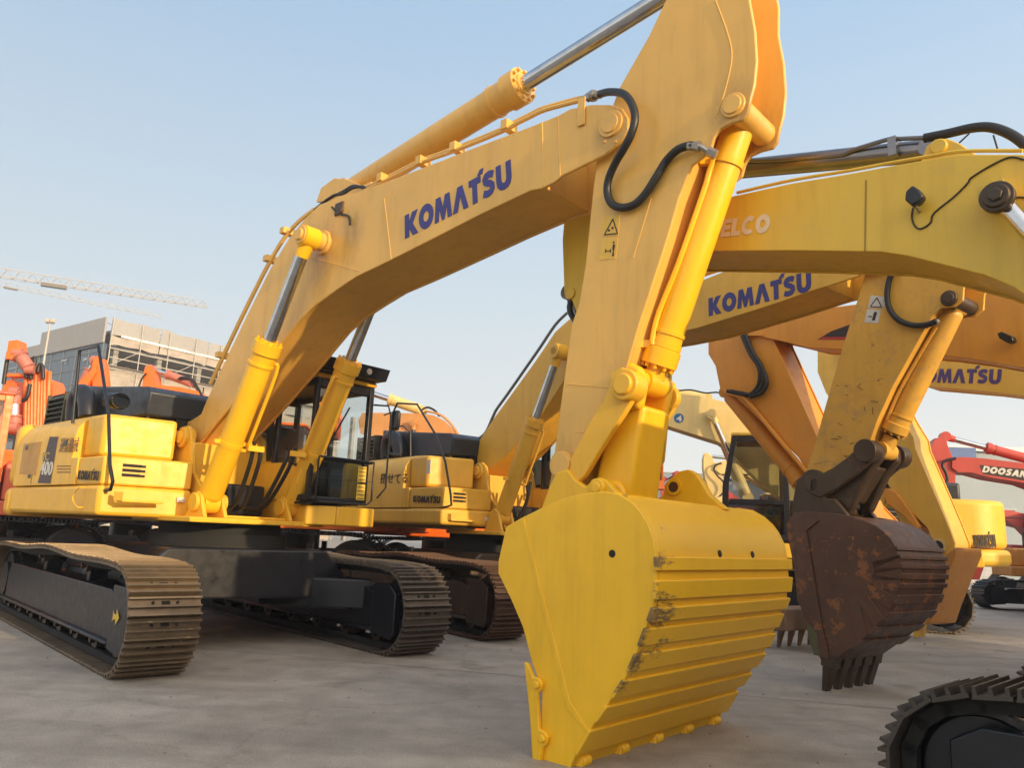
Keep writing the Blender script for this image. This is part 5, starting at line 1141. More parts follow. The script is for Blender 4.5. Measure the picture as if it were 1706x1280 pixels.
# --- dark orange boom seen end on between link and bucket ear
G_ = Rig('excavator', 4.3, 24.5, 262, 'burnt orange excavator seen end on, its upright pipes just above the yellow bucket', 'excavator', GRP)
BO = paint('burnt_orange_paint', (.50, .13, .03), .45, dirt=.1)
q = MB()
for i, (xa, xb) in enumerate(((1098, 1088), (1101, 1092), (1104, 1098), (1107, 1104))):
    P0 = at_depth(xa-4, 700+i*6, 21); P1 = at_depth(xb-2, 812, 22.2); q.tube([G_.loc(P0), G_.loc(P1)], .05)
q.build('oil_line', BO, G_.root)
P = [G_.loc(at_depth(x, y, 22.0)) for x, y in ((1085, 700), (1100, 700), (1107, 815), (1072, 815))]
q = MB(); q.add([p+Vector((0, 0, 0)) for p in P]+[p+Vector((-.6, 0, 0)) for p in P], [[0, 1, 2, 3], [7, 6, 5, 4], [0, 4, 5, 1], [1, 5, 6, 2], [2, 6, 7, 3], [3, 7, 4, 0]]); q.build('boom', BO, G_.root)
upper_mid(G_, G_.root, BO, s=.8)

# --- tan boom arch with hoses over the dark hood, orange deck below
H = Rig('excavator', -1.6, 21.5, 176, 'orange excavator with tan arched boom carrying pipes, behind the black cab rails', 'excavator', GRP)
hb, _ = boomkit(H, H.root, [(600, 722), (597, 700), (604, 688), (640, 688), (700, 689), (722, 692), (742, 702), (758, 720), (770, 745), (776, 770), (780, 820), (740, 830), (735, 780), (712, 738), (690, 728), (620, 730)], None, TAN, .36)
q = MB()
for k in range(6): q.tube([H.p(x+1-k*.3, y-3, -.3+.12*k) for x, y in ((708, 688), (730, 693), (746, 704), (760, 722), (771, 746), (776, 765))], .028, n=8)
q.build('oil_line', TAN, hb)
hose('hydraulic_hose', hb, [H.p(x, y, .1) for x, y in ((702, 684), (712, 679), (724, 684), (732, 694))], .03)
cylinder_ram('arm_cylinder', H.root, H.p(704, 684, 0), H.p(560, 636, 0), .38, .15, .08, CREAM, CHR, eye=.12, bolts=False)
for s_ in (-1, 1): cylinder_ram('boom_cylinder', H.root, (.9, s_*.5, 1.4), tuple((H.p(690, 706, .4).x, s_*.5, H.p(690, 706, .4).z)), .6, .1, .06, TAN, BLK, eye=.1, bolts=False)
upper_mid(H, H.root, ORG, s=1.1, z0=1.38, th=1.18, trk=BLK, tail=-3.0, hood=BLUEBLK)
q = MB(); q.prism(H.XZ([(560, 868), (605, 866), (660, 868), (718, 874), (716, 888), (640, 886), (560, 886)], 1.55), 1.50, 1.6); q.build('side_skirt', ORG, H.root, bevel=.03)
q = MB()
for k in range(4): q.tube([H.p(x+k*4, y, .4) for x, y in ((548, 640), (549, 665), (556, 700))], .05, n=8)
q.build('arm_pipes', ORG, H.root)

# --- orange machine behind the grey and tan flank of the main one
I_ = Rig('excavator', -11.7, 17.2, 216, 'orange excavator with rounded cab window at the far left edge behind the numbered tail', 'excavator', GRP)
ORG_SHADE = paint('shaded_orange_paint', (.50, .095, .045), .42, dirt=.1)  # orange body darkened in the paint itself to stand in for shade
upper_mid(I_, I_.root, ORG_SHADE, mid=ORG_SHADE, s=1.25, z0=1.46, th=1.1, trk=BLK, tail=-3.3, cabcol=ORG, ttop=2.6)
J = Rig('excavator', -13.4, 21.5, 100, 'orange excavator with upright boom of parallel pipes and hoses, left of the glass corner building', 'excavator', GRP)
upper_mid(J, J.root, ORG, s=1.1, z0=1.50, th=1.25, trk=BLK)
def plate_at(R, name, parent, pts, depth, th, mat):
    P = [at_depth(x, y, depth) for x, y in pts]; n = len(P); dv = Vector((0, th, 0))
    q = MB(); vs = [R.loc(p) for p in P]+[R.loc(p+dv) for p in P]
    q.add(vs, [list(range(n)), list(range(n, 2*n))[::-1]]+[[i, (i+1) % n, n+(i+1) % n, n+i] for i in range(n)]); return q.build(name, mat, parent, bevel=.01)
plate_at(J, 'boom', J.root, [(42, 640), (84, 632), (88, 640), (90, 720), (40, 720)], 20.2, .6, ORG)
plate_at(J, 'arm', J.root, [(0, 655), (10, 635), (20, 632), (20, 720), (0, 720)], 20.0, .5, ORG)
plate_at(J, 'boom_head', J.root, [(8, 598), (12, 582), (14, 568), (29, 566), (30, 580), (33, 600)], 19.6, .4, ORG)
q = MB()
for k in range(8):
    x = 44+k*5.2; q.tube([J.loc(at_depth(x+2*(k % 2), 608+abs(k-3)*3, 20.0)), J.loc(at_depth(x+rnd.uniform(-1.5, 1.5), 640, 19.95)), J.loc(at_depth(x-1.5, 712, 19.95))], .055, n=8)
q.build('oil_line', ORG, J.root)
for pts in ([(52, 632), (50, 612), (54, 600), (58, 598), (56, 622)], [(63, 620), (66, 608), (71, 612), (72, 632)], [(20, 670), (30, 668), (44, 664), (50, 640)], [(6, 640), (9, 618), (12, 600)], [(30, 600), (40, 610), (44, 630)]):
    hose('hydraulic_hose', J.root, [J.loc(at_depth(x, y, 19.8)) for x, y in pts], .05)
cylinder_ram('arm_cylinder', J.root, J.loc(at_depth(50, 616, 19.7)), J.loc(at_depth(30, 588, 19.7)), .8, .16, .08, flat('faded_red', (.45, .16, .12), .5), CHR, eye=.12, bolts=False)
cylinder_ram('boom_cylinder', J.root, J.loc(at_depth(24, 712, 19.7)), J.loc(at_depth(25, 655, 19.7)), .3, .16, .12, flat('faded_red', (.45, .16, .12), .5), CHR, eye=.16, bolts=False)
plate_at(J, 'head_brace', J.root, [(10, 622), (44, 622), (43, 627), (9, 628)], 19.8, .3, ORG)

# --- two orange arms poking over the dark hood
for nm, base, lab, armp, boomp, cyl in (
    ('a', (-11.6, 24.5), 'orange excavator arm rising over the hood just inside the hand rail', [(152, 612), (156, 598), (161, 593), (166, 595), (170, 615), (173, 645), (176, 680), (150, 680), (154, 640)], [(130, 640), (134, 634), (150, 618), (158, 606), (160, 620), (140, 650), (138, 690), (128, 690)], ((136, 640), (158, 600))),
    ('b', (-8.4, 25.5), 'orange excavator arm over the hood with its long faded red boom sloping right', [(240, 618), (242, 610), (250, 609), (256, 615), (260, 640), (264, 690), (232, 690), (236, 650)], [(236, 642), (250, 640), (300, 645), (330, 652), (334, 662), (335, 690), (236, 690)], ((322, 640), (252, 614)))):
    R_ = Rig('excavator', base[0], base[1], 180, lab, 'excavator', GRP)
    boomkit(R_, R_.root, boomp, armp, ORG, .32, .24)
    cylinder_ram('arm_cylinder', R_.root, R_.p(cyl[0][0], cyl[0][1], 0), R_.p(cyl[1][0], cyl[1][1], 0), .62, .14, .07, flat('faded_red', (.45, .16, .12), .5), CHR, eye=.12, bolts=False)
    if nm == 'b':
        for d in (0, 4): hose('hydraulic_hose', R_.root, [R_.p(x+d, y+d*.4, .2) for x, y in ((297, 632), (303, 629), (318, 632), (326, 645), (333, 658))], .035)
        hose('hydraulic_hose', R_.root, [R_.p(x, y, .3) for x, y in ((244, 622), (236, 632), (231, 646))], .03)
    upper_mid(R_, R_.root, ORG, s=1.0, z0=1.50, th=1.38, trk=BLK)

# --- red machine at the right, white lettering on black
N_ = Rig('excavator', 17.0, 17.6, 166, 'red excavator with white lettering on its boom in front of the pale blue hall', 'excavator', GRP)
nb_, na_ = boomkit(N_, N_.root, [(1586, 768), (1596, 762), (1612, 762), (1640, 764), (1706, 772), (1800, 800), (1880, 850), (1860, 870), (1800, 840), (1706, 805), (1650, 796), (1620, 788), (1596, 787), (1586, 780)],
    [(1543, 780), (1546, 758), (1556, 735), (1569, 725), (1574, 725), (1580, 745), (1587, 762), (1592, 790), (1592, 815), (1588, 850), (1584, 900), (1590, 935), (1560, 935), (1552, 880), (1545, 820)], RED, .38, .32)
q = MB(); q.prism(N_.XZ([(1632, 775), (1706, 782), (1740, 787), (1740, 806), (1706, 801), (1638, 790)], .385), .381, .386); lb_ = q.build('lettering_panel', INK, nb_)
logo('boom_lettering', N_, 'DOOSAN', (1636, 787), (1709, 796.5), .16, .387, WHT, lb_, shear=.25)
cylinder_ram('arm_cylinder', N_.root, N_.p(1760, 778, 0), N_.p(1574, 728, 0), .62, .12, .07, RED, CHR, eye=.12, bolts=False)
hose('hydraulic_hose', na_, [N_.p(x, y, .45) for x, y in ((1592, 764), (1575, 768), (1570, 776), (1576, 788), (1578, 800), (1570, 808), (1552, 807))], .035)
q = MB(); c = N_.p(1574, 815, .34); q.box(c.x-.08, c.x+.08, .32, .36, c.z-.06, c.z+.06); q.build('yellow_decal', DECYEL, na_)
link_box(N_, 'bucket', N_.root, [(1600, 935), (1636, 932), (1640, 945), (1632, 967), (1620, 966), (1600, 950)], .5, RED)
upper_mid(N_, N_.root, RED, mid=BLK, s=1.1)
O_ = Rig('excavator', 16.2, 22.0, 178, 'tan and black excavator with dark crawler at the right edge', 'excavator', GRP)
upper_mid(O_, O_.root, paint('ochre_orange_paint', (.60, .26, .06), .5, dirt=.1), mid=BLK, s=1.15, z0=.98, ttop=2.1, tail=-3.1, trk=BLK, th=.72)
q = MB(); q.box(-1.5, 2.05, 1.50, 1.56, 1.36, 2.05); q.build('side_cover', paint('ochre_orange_paint', (.60, .26, .06)), O_.root, bevel=.02)
q = MB(); q.box(-1.5, 2.07, 1.50, 1.57, 1.0, 1.34); q.build('side_skirt', BLK, O_.root, bevel=.02)
P_ = Rig('excavator', 20.5, 29.0, 172, 'red excavator with low curved boom beyond the tan and black one', 'excavator', GRP)
boomkit(P_, P_.root, [(1632, 856), (1650, 854), (1680, 850), (1706, 856), (1760, 900), (1740, 915), (1706, 880), (1690, 876), (1675, 866), (1640, 868)], None, RED, .36)
upper_mid(P_, P_.root, RED, mid=BLK, s=1.0)

Q = Rig('excavator', -5.0, 18.4, 186, 'dark backed orange excavator glimpsed through the near cab glass, orange pipes beside it', 'excavator', GRP)
upper_mid(Q, Q.root, ORG, mid=BLUEBLK, s=1.12, z0=1.45, th=1.22, hood=BLUEBLK, trk=BLK)
qb = plate_at(Q, 'boom', Q.root, [(532, 640), (548, 655), (562, 700), (560, 730), (530, 730), (526, 690)], 17.9, .5, ORG_SHADE)
q = MB()
for k in range(6): q.tube([Q.loc(at_depth(530+k*2.5, 642+k*2, 17.8)), Q.loc(at_depth(534+k*4.5, 672, 17.75)), Q.loc(at_depth(536+k*5, 722, 17.75))], .04, n=7)
q.build('oil_line', ORG, qb)
# ================================================================= buildings, cranes, mast
def wall_frame(P, ang):
    c, s = math.cos(ang), math.sin(ang); return lambda u, v, z: Vector((P.x+c*u-s*v, P.y+s*u+c*v, z))
class Fr:
    """simple local frame for a building root"""
    def __init__(s, name, x, y, az, label, cat, group=None):
        s.root = empty(name, (x, y, 0), math.radians(az)); tag(s.root, label, cat, group)
# scaffolded building: corner at photo x=180
c__ = at_depth(181, 560, 74); cx, cy = c__.x, c__.y
BG = Fr('scaffolded_building', cx, cy, 54, 'unfinished concrete building wrapped in beige netting and scaffolding, with one dark glass side', 'building')
r = BG.root; HB = 20.5
conc = flat('raw_concrete', (.34, .32, .29), .8)
def netting():
    mt, nt, b = newmat('scaffold_netting'); L = nt.links
    n = tex(nt, .8, 6, .7, vec_scale=(1, 1, 2.5)); c = ramp(nt, n.outputs[0], [(.3, (.33, .28, .23)), (.55, (.44, .38, .32)), (.8, (.52, .47, .41))]); L.new(c.outputs[0], b.inputs['Base Color'])
    b.inputs['Roughness'].default_value = .9
    return mt
NET = netting(); NETG = flat('grey_netting', (.36, .35, .34), .9)
gb = flat('curtain_wall', (.05, .085, .13), .25, spec=.8); gb2 = flat('curtain_wall_blue', (.06, .16, .38), .3)
LX, WY = 30, 22            # +X face runs right and away; the dark side runs along +Y
q = MB()
for z in (.8, 4.4, 8.2, 12.1, 15.9): q.box(0.3, LX, .3, WY, z, z+.3)
q.box(.3, LX*.66, .3, WY, 18.0, 18.3); q.box(0.2, LX*.62, .2, WY, 19.4, 19.7)
q.build('floor_slabs', conc, r)
q = MB()
for i in range(8):
    for j in (0.6, 7, 14, 21): q.box(1+i*4.6, 1.5+i*4.6, j, j+.5, 0, 19.2 if i < 5 else 16)
q.build('columns', conc, r)
q = MB(); q.box(4, LX-2, 3, 3.3, 0, 15.5); q.build('inner_wall', flat('pale_plaster', (.5, .48, .46), .8), r)
rn = random.Random(3)
# netting on the long face (local Y=0)
def panel(u0, u1, z0, z1, mat, y=-.4, nm='netting'):
    q = MB(); n = 6; vs = []
    for i in range(n+1):
        for z in (z0, z1): vs.append((u0+(u1-u0)*i/n, y+rn.uniform(-.12, .12), z+rn.uniform(-.12, .12)))
    vs += [(x, yy+.05, z) for x, yy, z in vs]; m_ = 2*(n+1)
    q.add(vs, [[2*i, 2*i+2, 2*i+3, 2*i+1] for i in range(n)]+[[m_+2*i+1, m_+2*i+3, m_+2*i+2, m_+2*i] for i in range(n)]+[[0, 1, m_+1, m_], [2*n, m_+2*n, m_+2*n+1, 2*n+1]]+[[2*i, m_+2*i, m_+2*i+2, 2*i+2] for i in range(n)]+[[2*i+1, 2*i+3, m_+2*i+3, m_+2*i+1] for i in range(n)])
    return q.build(nm, mat, r, ang=20)
for k, (u0, u1) in enumerate(((0, 5), (5.1, 10.5), (10.6, 15.4), (15.5, 21.5), (21.6, 28), (28.1, LX))):
    panel(u0, u1, 0, 4.1, NET); panel(u0, u1, 4.2, 8.1, NET)
    panel(u0, u1, 8.2, 12.0 if k != 1 else 11.2, NET)
    panel(u0, u1, 12.15, 15.8 if k < 4 else 14.4, NET)
    if k < 4: panel(u0, u1, 18.25, 19.15, NET)
    if k < 4: panel(u0, u1, 19.3, 20.9, NETG)
panel(21.6, 27, 14.5, 16.6, NETG)
q = MB(); q.box(1, 20, -.52, -.46, 19.10, 19.32); q.build('white_beam', flat('white_beam', (.8, .78, .74), .6), r)
for i in range(12):
    q = MB(); q.cyl((i*3, -.6, 0), (i*3, -.6, 20.8 if i < 8 else 16), .05, n=6); q.build('scaffold_pole', flat('pole_grey', (.45, .43, .38), .5), r)
for z in (4.2, 8.2, 12.1, 16.0, 16.9, 17.8):
    q = MB(); q.cyl((0, -.62, z), (LX, -.62, z), .06, n=6); q.build('scaffold_pole', flat('pole_grey', (.45, .43, .38), .5), r)
# dark glazed side (local X=0)
q = MB(); q.box(-.3, 0, 0, WY, 0, 18.3); q.build('glass_side', gb, r)
q = MB()
for j in range(9): q.box(-.38, -.31, j*2.7, j*2.7+.12, 0, 18.3)
for k in range(12): q.box(-.36, -.305, 0, WY, 1+k*1.5, 1.12+k*1.5)
q.build('mullions', flat('mullion_grey', (.16, .18, .2), .5), r)
q = MB(); q.box(-.33, -.302, 9, 16, 1, 7.2); q.box(-.33, -.302, WY-3.5, WY-2, 0, 14); q.build('blue_glazing', gb2, r)
q = MB()
for k in range(24):
    a = rn.uniform(0, WY-2); z = rn.uniform(10, 17.5); q.box(-.40, -.385, a, a+rn.uniform(.5, 2), z, z+rn.uniform(.08, .3)); q.mark()
q.split('pale_panel', flat('pale_blue_panel', (.34, .38, .42), .5), r)
q = MB(); q.box(-.5, -.3, 0, WY*.62, 18.35, 20.9); q.box(-.5, -.3, WY*.62, WY, 18.35, 19.6); q.build('parapet_netting', NETG, r)
q = MB()
for i in range(11):
    for z0_, z1_ in ((0, 4.2), (4.2, 8.2), (8.2, 12.1), (12.1, 16), (16, 18)):
        if (i+int(z0_)) % 2 == 0: q.cyl((i*3, -.66, z0_), (i*3+3, -.66, z1_), .035, n=5)
q.build('scaffold_braces', flat('pole_grey', (.45, .43, .38), .5), r)
q = MB()
q.box(.1, 29.8, -1.1, -.5, 16.0, 16.06); q.mark(); q.box(.1, 29.8, -1.1, -.5, 12.05, 12.11)
q.split('scaffold_boards', flat('board_brown', (.25, .19, .13), .8), r)
q = MB()
for i in range(16): q.cyl((rn.uniform(0, LX*.6), rn.uniform(0, 8), 20), (rn.uniform(0, LX*.6), rn.uniform(0, 8), 21.2), .03, n=4)
q.build('rebar', flat('rebar_brown', (.2, .12, .08), .8), r)
# low roof slope right of the netting
# --- tower cranes
def crane(label, p0, p1, depth0, depth1, w, mast_px, nodes, group='tower cranes over the building site'):
    A = at_depth(p0[0], p0[1], depth0); B = at_depth(p1[0], p1[1], depth1); d = (B-A).normalized()
    Mx = A - d*14; base = Vector((Mx.x, Mx.y, 0)); rt = empty('tower_crane', base); tag(rt, label, 'crane', group)
    cm = flat('crane_grey', (.42, .42, .42), .5); L_ = (B-Mx).length; h = w
    u = d.cross(Vector((0, 0, 1))).normalized(); up = Vector((0, 0, 1)); O = -base
    q = MB(); n = nodes; start = Mx
    for s_ in (-1, 1): q.tube([start+u*s_*h*.4+O, B+u*s_*h*.4+O], h*.055, n=5)
    q.tube([start+up*h+O, B-d*2+up*h*.75+O], h*.06, n=5)
    for i in range(n):
        a = start+d*(L_*i/n); b = start+d*(L_*(i+.5)/n); c_ = start+d*(L_*(i+1)/n); hh = h*(1-.25*(i+.5)/n)
        for s_ in (-1, 1): q.tube([a+u*s_*h*.4+O, b+up*hh+O], h*.035, n=4); q.tube([b+up*hh+O, c_+u*s_*h*.4+O], h*.035, n=4)
        q.tube([a+u*h*.4+O, a-u*h*.4+O], h*.03, n=4)
    q.build('jib', cm, rt)
    q = MB(); H_ = Mx.z
    for sx in (-1, 1):
        for sy in (-1, 1): q.tube([(sx*.8, sy*.8, 0), (sx*.8, sy*.8, H_)], .12, n=4)
    for i in range(int(H_/2.2)):
        z = i*2.2
        for (a, b) in (((-.8, -.8), (.8, -.8)), ((.8, -.8), (.8, .8)), ((.8, .8), (-.8, .8)), ((-.8, .8), (-.8, -.8))): q.tube([(a[0], a[1], z), (b[0], b[1], z+2.2)], .07, n=4)
    q.build('mast', cm, rt)
    t = at_depth(*mast_px); f = (t-Mx).dot(d)
    q = MB(); c0 = start+d*f+O-up*h*.15; q.bar(c0-d*h*1.2, c0+d*h*1.2, h*.7, h*.35); q.build('trolley', flat('trolley_brown', (.16, .14, .12), .6), rt)
    q = MB(); c0 = start-d*10+O; q.bar(start+O, c0, h*.8, h*.25); q.bar(c0-up*h*1.2, c0-d*3-up*h*1.2, h*.9, h*2); q.build('counter_jib', cm, rt)
    q = MB(); q.bar(O+start-up*h*1.2, O+start-up*h*.1, 1.6, 1.6) if False else q.box(-.9, .9, -.9, .9, H_-2.4, H_-.2); q.build('operator_cabin', cm, rt)
crane('nearer grey tower crane with its longer lattice jib across the left sky', (0, 461), (345, 512), 120, 135, 1.55, (91, 476, 125), 26)
crane('farther pale tower crane whose thinner jib ends above the building roof', (0, 476), (272, 530), 150, 175, 1.0, (20, 483, 151), 24)
# --- floodlight mast
pb = at_depth(80, 560, 60); rt = empty('floodlight_mast', (pb.x, pb.y, 0)); tag(rt, 'slim floodlight mast standing left of the scaffolded building', 'lamp post')
top = at_depth(81, 539, 60).z
q = MB(); q.cyl((0, 0, 0), (0, 0, top), .13, .07, n=10); q.build('pole', flat('pole_grey', (.45, .43, .38), .5), rt)
q = MB(); q.box(-.30, .30, -.1, .1, top, top+.08); q.build('cross_arm', STEEL, rt)
for sx in (-1, 1):
    q = MB(); q.box(sx*.2-.16, sx*.2+.16, -.18, .14, top+.08, top+.34); q.build('lamp_head', flat('lamp_beige', (.55, .48, .38), .5), rt, bevel=.02)
# --- pale blue hall on the right
H0 = at_depth(1480, 900, 46)
HL = empty('industrial_hall', (H0.x, H0.y, 0), math.radians(-3)); tag(HL, 'pale blue sheet metal hall with a window and blue roof edge behind the red excavator', 'building')
def sheet():
    mt, nt, b = newmat('pale_blue_sheet'); tc = nt.nodes.new('ShaderNodeTexCoord'); wv = nt.nodes.new('ShaderNodeTexWave'); wv.inputs['Scale'].default_value = 6; wv.bands_direction = 'X'
    nt.links.new(tc.outputs['Object'], wv.inputs[0]); n = tex(nt, .4, 5); r_ = ramp(nt, n.outputs[0], [(.3, (.27, .33, .37)), (.7, (.32, .38, .42))]); nt.links.new(r_.outputs[0], b.inputs['Base Color']); bump(nt, b, wv.outputs[0], .4, .03); b.inputs['Roughness'].default_value = .5; return mt
q = MB(); q.box(0, 60, 0, 25, 0, 7.6); hw_ = q.build('wall', sheet(), HL)
def hz(px, py): v = ray(px, py); return (EY+v*(H0.y/v.y)) - H0
q = MB(); q.prism([(-.3, 7.6), (60, 7.6), (60, 7.9), (-.3, 7.9)], -.3, 25.3); q.build('roof', flat('roof_pale', (.6, .62, .64), .5), HL)
q = MB(); a = hz(1518, 750).x; b = hz(1614, 750).x; q.box(a, b, -.5, -.31, 7.15, 7.75); q.build('roof_edge', flat('edge_blue', (.04, .10, .28), .5), HL)
wa = hz(1638, 800); wb = hz(1682, 808)
q = MB(); q.box(wa.x, wb.x, -.08, -.02, wb.z+1.3-1.3, wa.z+.55); f_ = q.build('window', flat('frame_grey', (.4, .42, .44), .5), HL)
q = MB(); xm = (wa.x+wb.x)/2; q.box(wa.x+.08, xm-.05, -.10, -.085, wb.z+.08, wa.z+.47); q.box(xm+.05, wb.x-.08, -.10, -.085, wb.z+.08, wa.z+.47); q.build('pane', flat('dark_pane', (.07, .08, .09), .15), f_)
for k in range(4):
    q = MB(); x = 3+k*14.0; q.box(x, x+3.4, -.06, -.01, 0, 3.6); q.build('door', flat('frame_grey', (.4, .42, .44), .5), HL)
# --- low grey hall far behind
L0 = at_depth(1040, 800, 62); LW = empty('low_hall', (L0.x, L0.y, 0)); tag(LW, 'long low blue grey hall in the distance below the number four boom', 'building')
q = MB(); q.box(-8, 26, 0, 20, 0, 6.6); q.build('wall', flat('slate_blue_sheet', (.16, .18, .20), .7), LW)
q = MB(); q.box(-8.3, 26.3, -.4, 20.4, 6.6, 7.0); q.build('roof', flat('slate_roof', (.22, .24, .26), .6), LW)
# --- unseen halls added behind the camera to shade the yard; gap lets sun through
for lat0, lat1, lab in ((-26, 15.5, 'long unseen grey hall added to shade the near side of the yard'), (18.3, 44, 'second unseen grey hall added for shade, past the gap left for sun')):
    sx, sy = math.cos(math.radians(-46)), math.sin(math.radians(-46)); fx_, fy_ = 12.7, -4.4
    lt = fx_*-sy+fy_*sx
    WS = empty('shade_blocker_hall', (fx_+(lat0-lt)*-sy, fy_+(lat0-lt)*sx, 0), math.radians(-46)); tag(WS, lab, 'building')
    ln_ = lat1-lat0
    q = MB(); q.box(0, 9, 0, ln_, 0, 5.3); q.build('wall', flat('hall_sheet', (.42, .43, .44), .6), WS)
    q = MB(); q.prism([(-.3, 5.3), (9.3, 5.3), (4.5, 5.9)], -.3, ln_+.3); q.build('roof', flat('roof_pale', (.6, .62, .64), .5), WS)
    for k in range(3):
        q = MB(); q.box(-.08, -.01, 2+k*8, 6.5+k*8, 0, 4.0); q.build('door', flat('frame_grey', (.4, .42, .44), .5), WS)
# ================================================================= ground, light, sky
def concrete():
    mt, nt, b = newmat('yard_concrete'); L = nt.links
    a = tex(nt, .35, 8, .65); c1 = ramp(nt, a.outputs[0], [(.25, (.27, .235, .195)), (.5, (.375, .333, .28)), (.75, (.47, .42, .355))])
    s = tex(nt, 2.2, 8, .7); c2 = ramp(nt, s.outputs[0], [(.35, (.80,)*3), (.6, (1.06,)*3)])
    c = mixc(nt, 1.0, c1.outputs[0], c2.outputs[0], 'MULTIPLY')
    # long smeared tyre marks
    t = tex(nt, .55, 5, .6, vec_scale=(.35, 2.6, 1)); c3 = ramp(nt, t.outputs[0], [(.36, (.66,)*3), (.52, (1,)*3)]); c = mixc(nt, .5, c, c3.outputs[0], 'MULTIPLY')
    st = tex(nt, .9, 3, .5); c4 = ramp(nt, st.outputs[0], [(.28, (.62, .60, .56)), (.36, (1, 1, 1))]); c = mixc(nt, .7, c, c4.outputs[0], 'MULTIPLY')
    # dark oil spots and fine cracks
    o_ = nt.nodes.new('ShaderNodeTexVoronoi'); o_.inputs['Scale'].default_value = .55; L.new(nt.nodes['Texture Coordinate'].outputs['Object'], o_.inputs['Vector'])
    wv = tex(nt, 2.5, 6, .7); mm = nt.nodes.new('ShaderNodeMath'); mm.operation = 'MULTIPLY_ADD'; L.new(wv.outputs[0], mm.inputs[0]); mm.inputs[1].default_value = .35; L.new(o_.outputs['Distance'], mm.inputs[2])
    c7 = ramp(nt, mm.outputs[0], [(.24, (.55, .53, .50)), (.31, (1, 1, 1))]); c = mixc(nt, .75, c, c7.outputs[0], 'MULTIPLY')
    v2 = nt.nodes.new('ShaderNodeTexVoronoi'); v2.feature = 'DISTANCE_TO_EDGE'; v2.inputs['Scale'].default_value = .22; wn = tex(nt, 1.1, 8, .7)
    vm = nt.nodes.new('ShaderNodeVectorMath'); vm.operation = 'ADD'; L.new(nt.nodes['Texture Coordinate'].outputs['Object'], vm.inputs[0]); L.new(wn.outputs['Color'], vm.inputs[1]); L.new(vm.outputs[0], v2.inputs['Vector'])
    c8 = ramp(nt, v2.outputs['Distance'], [(.002, (.6, .58, .55)), (.005, (1, 1, 1))]); c = mixc(nt, .35, c, c8.outputs[0], 'MULTIPLY')
    # fine grit
    g = tex(nt, 60, 4, .7); c5 = ramp(nt, g.outputs[0], [(.3, (.74,)*3), (.7, (1.2,)*3)]); c = mixc(nt, 1, c, c5.outputs[0], 'MULTIPLY')
    L.new(c, b.inputs['Base Color'])
    rr = ramp(nt, s.outputs[0], [(.3, (.55,)*3), (.7, (.8,)*3)]); L.new(rr.outputs[0], b.inputs['Roughness']); b.inputs['Specular IOR Level'].default_value = .4
    bump(nt, b, g.outputs[0], .25, .004); return mt
CON = concrete()
pb_ = MB(); rg = random.Random(11)
for i in range(420):
    x = rg.uniform(-9, 12); y = rg.uniform(3.2, 16); r_ = rg.uniform(.006, .022)*(1 if rg.random() < .93 else 1.8); a = rg.uniform(0, 6)
    vs = [(x+r_*math.cos(a+k*2.1)*rg.uniform(.7, 1.3), y+r_*math.sin(a+k*2.1)*rg.uniform(.7, 1.3), .001) for k in range(3)]+[(x, y, r_*rg.uniform(.6, 1.1))]
    pb_.add(vs, [[0, 1, 3], [1, 2, 3], [2, 0, 3], [2, 1, 0]])
tag(pb_.build('gravel_crumbs', flat('crumb_grey', (.26, .23, .19), .8)), kind='stuff')
g = MB(); g.add([(-600, -300, 0), (600, -300, 0), (600, 900, 0), (-600, 900, 0)], [[0, 1, 2, 3]])
tag(g.build('ground', CON), kind='structure')
# expansion joints as thin dark strips
j = MB(); JM = flat('joint_tar', (.14, .125, .11), .8)
az = math.radians(-14); c_, s_ = math.cos(az), math.sin(az)
for i in range(-6, 14):
    y = i*5.0+3.2; P0 = Vector((-40, y)); P1 = Vector((40, y)); n_ = .006
    q = [(x*c_-yy*s_+2, x*s_+yy*c_, .004) for x, yy in ((-45, y-n_), (45, y-n_), (45, y+n_), (-45, y+n_))]; j.add(q, [[0, 1, 2, 3]])
for i in (-8, -7, -6, 2, 3, 4, 5, 6, 7, 8):
    x0 = i*5.0+1; q = [(x*c_-yy*s_+2, x*s_+yy*c_, .0045) for x, yy in ((x0-.005, -30), (x0+.005, -30), (x0+.005, 70), (x0-.005, 70))]; j.add(q, [[0, 1, 2, 3]])
tag(j.build('slab_joints', JM), kind='structure')
# light
SUN_AZ = math.radians(-45.5); SUN_EL = math.radians(13)     # direction (in plan) towards the sun, from +X
sd = Vector((math.cos(SUN_AZ)*math.cos(SUN_EL), math.sin(SUN_AZ)*math.cos(SUN_EL), math.sin(SUN_EL)))
sl = bpy.data.lights.new('sun', 'SUN'); sl.energy = 4.4; sl.angle = math.radians(.6); sl.color = (1, .74, .42)
so = bpy.data.objects.new('sun', sl); COL.objects.link(so); so.rotation_euler = sd.to_track_quat('Z', 'Y').to_euler()
w = bpy.data.worlds.new('World'); SC.world = w; w.use_nodes = True; nt = w.node_tree
bg = nt.nodes['Background']; sk = nt.nodes.new('ShaderNodeTexSky'); sk.sky_type = 'NISHITA'; sk.sun_disc = False
sk.sun_elevation = math.radians(16); sk.sun_rotation = PI/2-SUN_AZ; sk.air_density = 1.0; sk.dust_density = 1.5; sk.ozone_density = 1.5; sk.altitude = 50
tc = nt.nodes.new('ShaderNodeTexCoord'); sp = nt.nodes.new('ShaderNodeSeparateXYZ'); nt.links.new(tc.outputs['Generated'], sp.inputs[0])
hz_ = ramp(nt, sp.outputs[2], [(0.0, (.88, .83, .76)), (.10, (.83, .83, .80)), (.28, (.63, .74, .80)), (.58, (.39, .58, .79)), (1.0, (.28, .44, .66))])
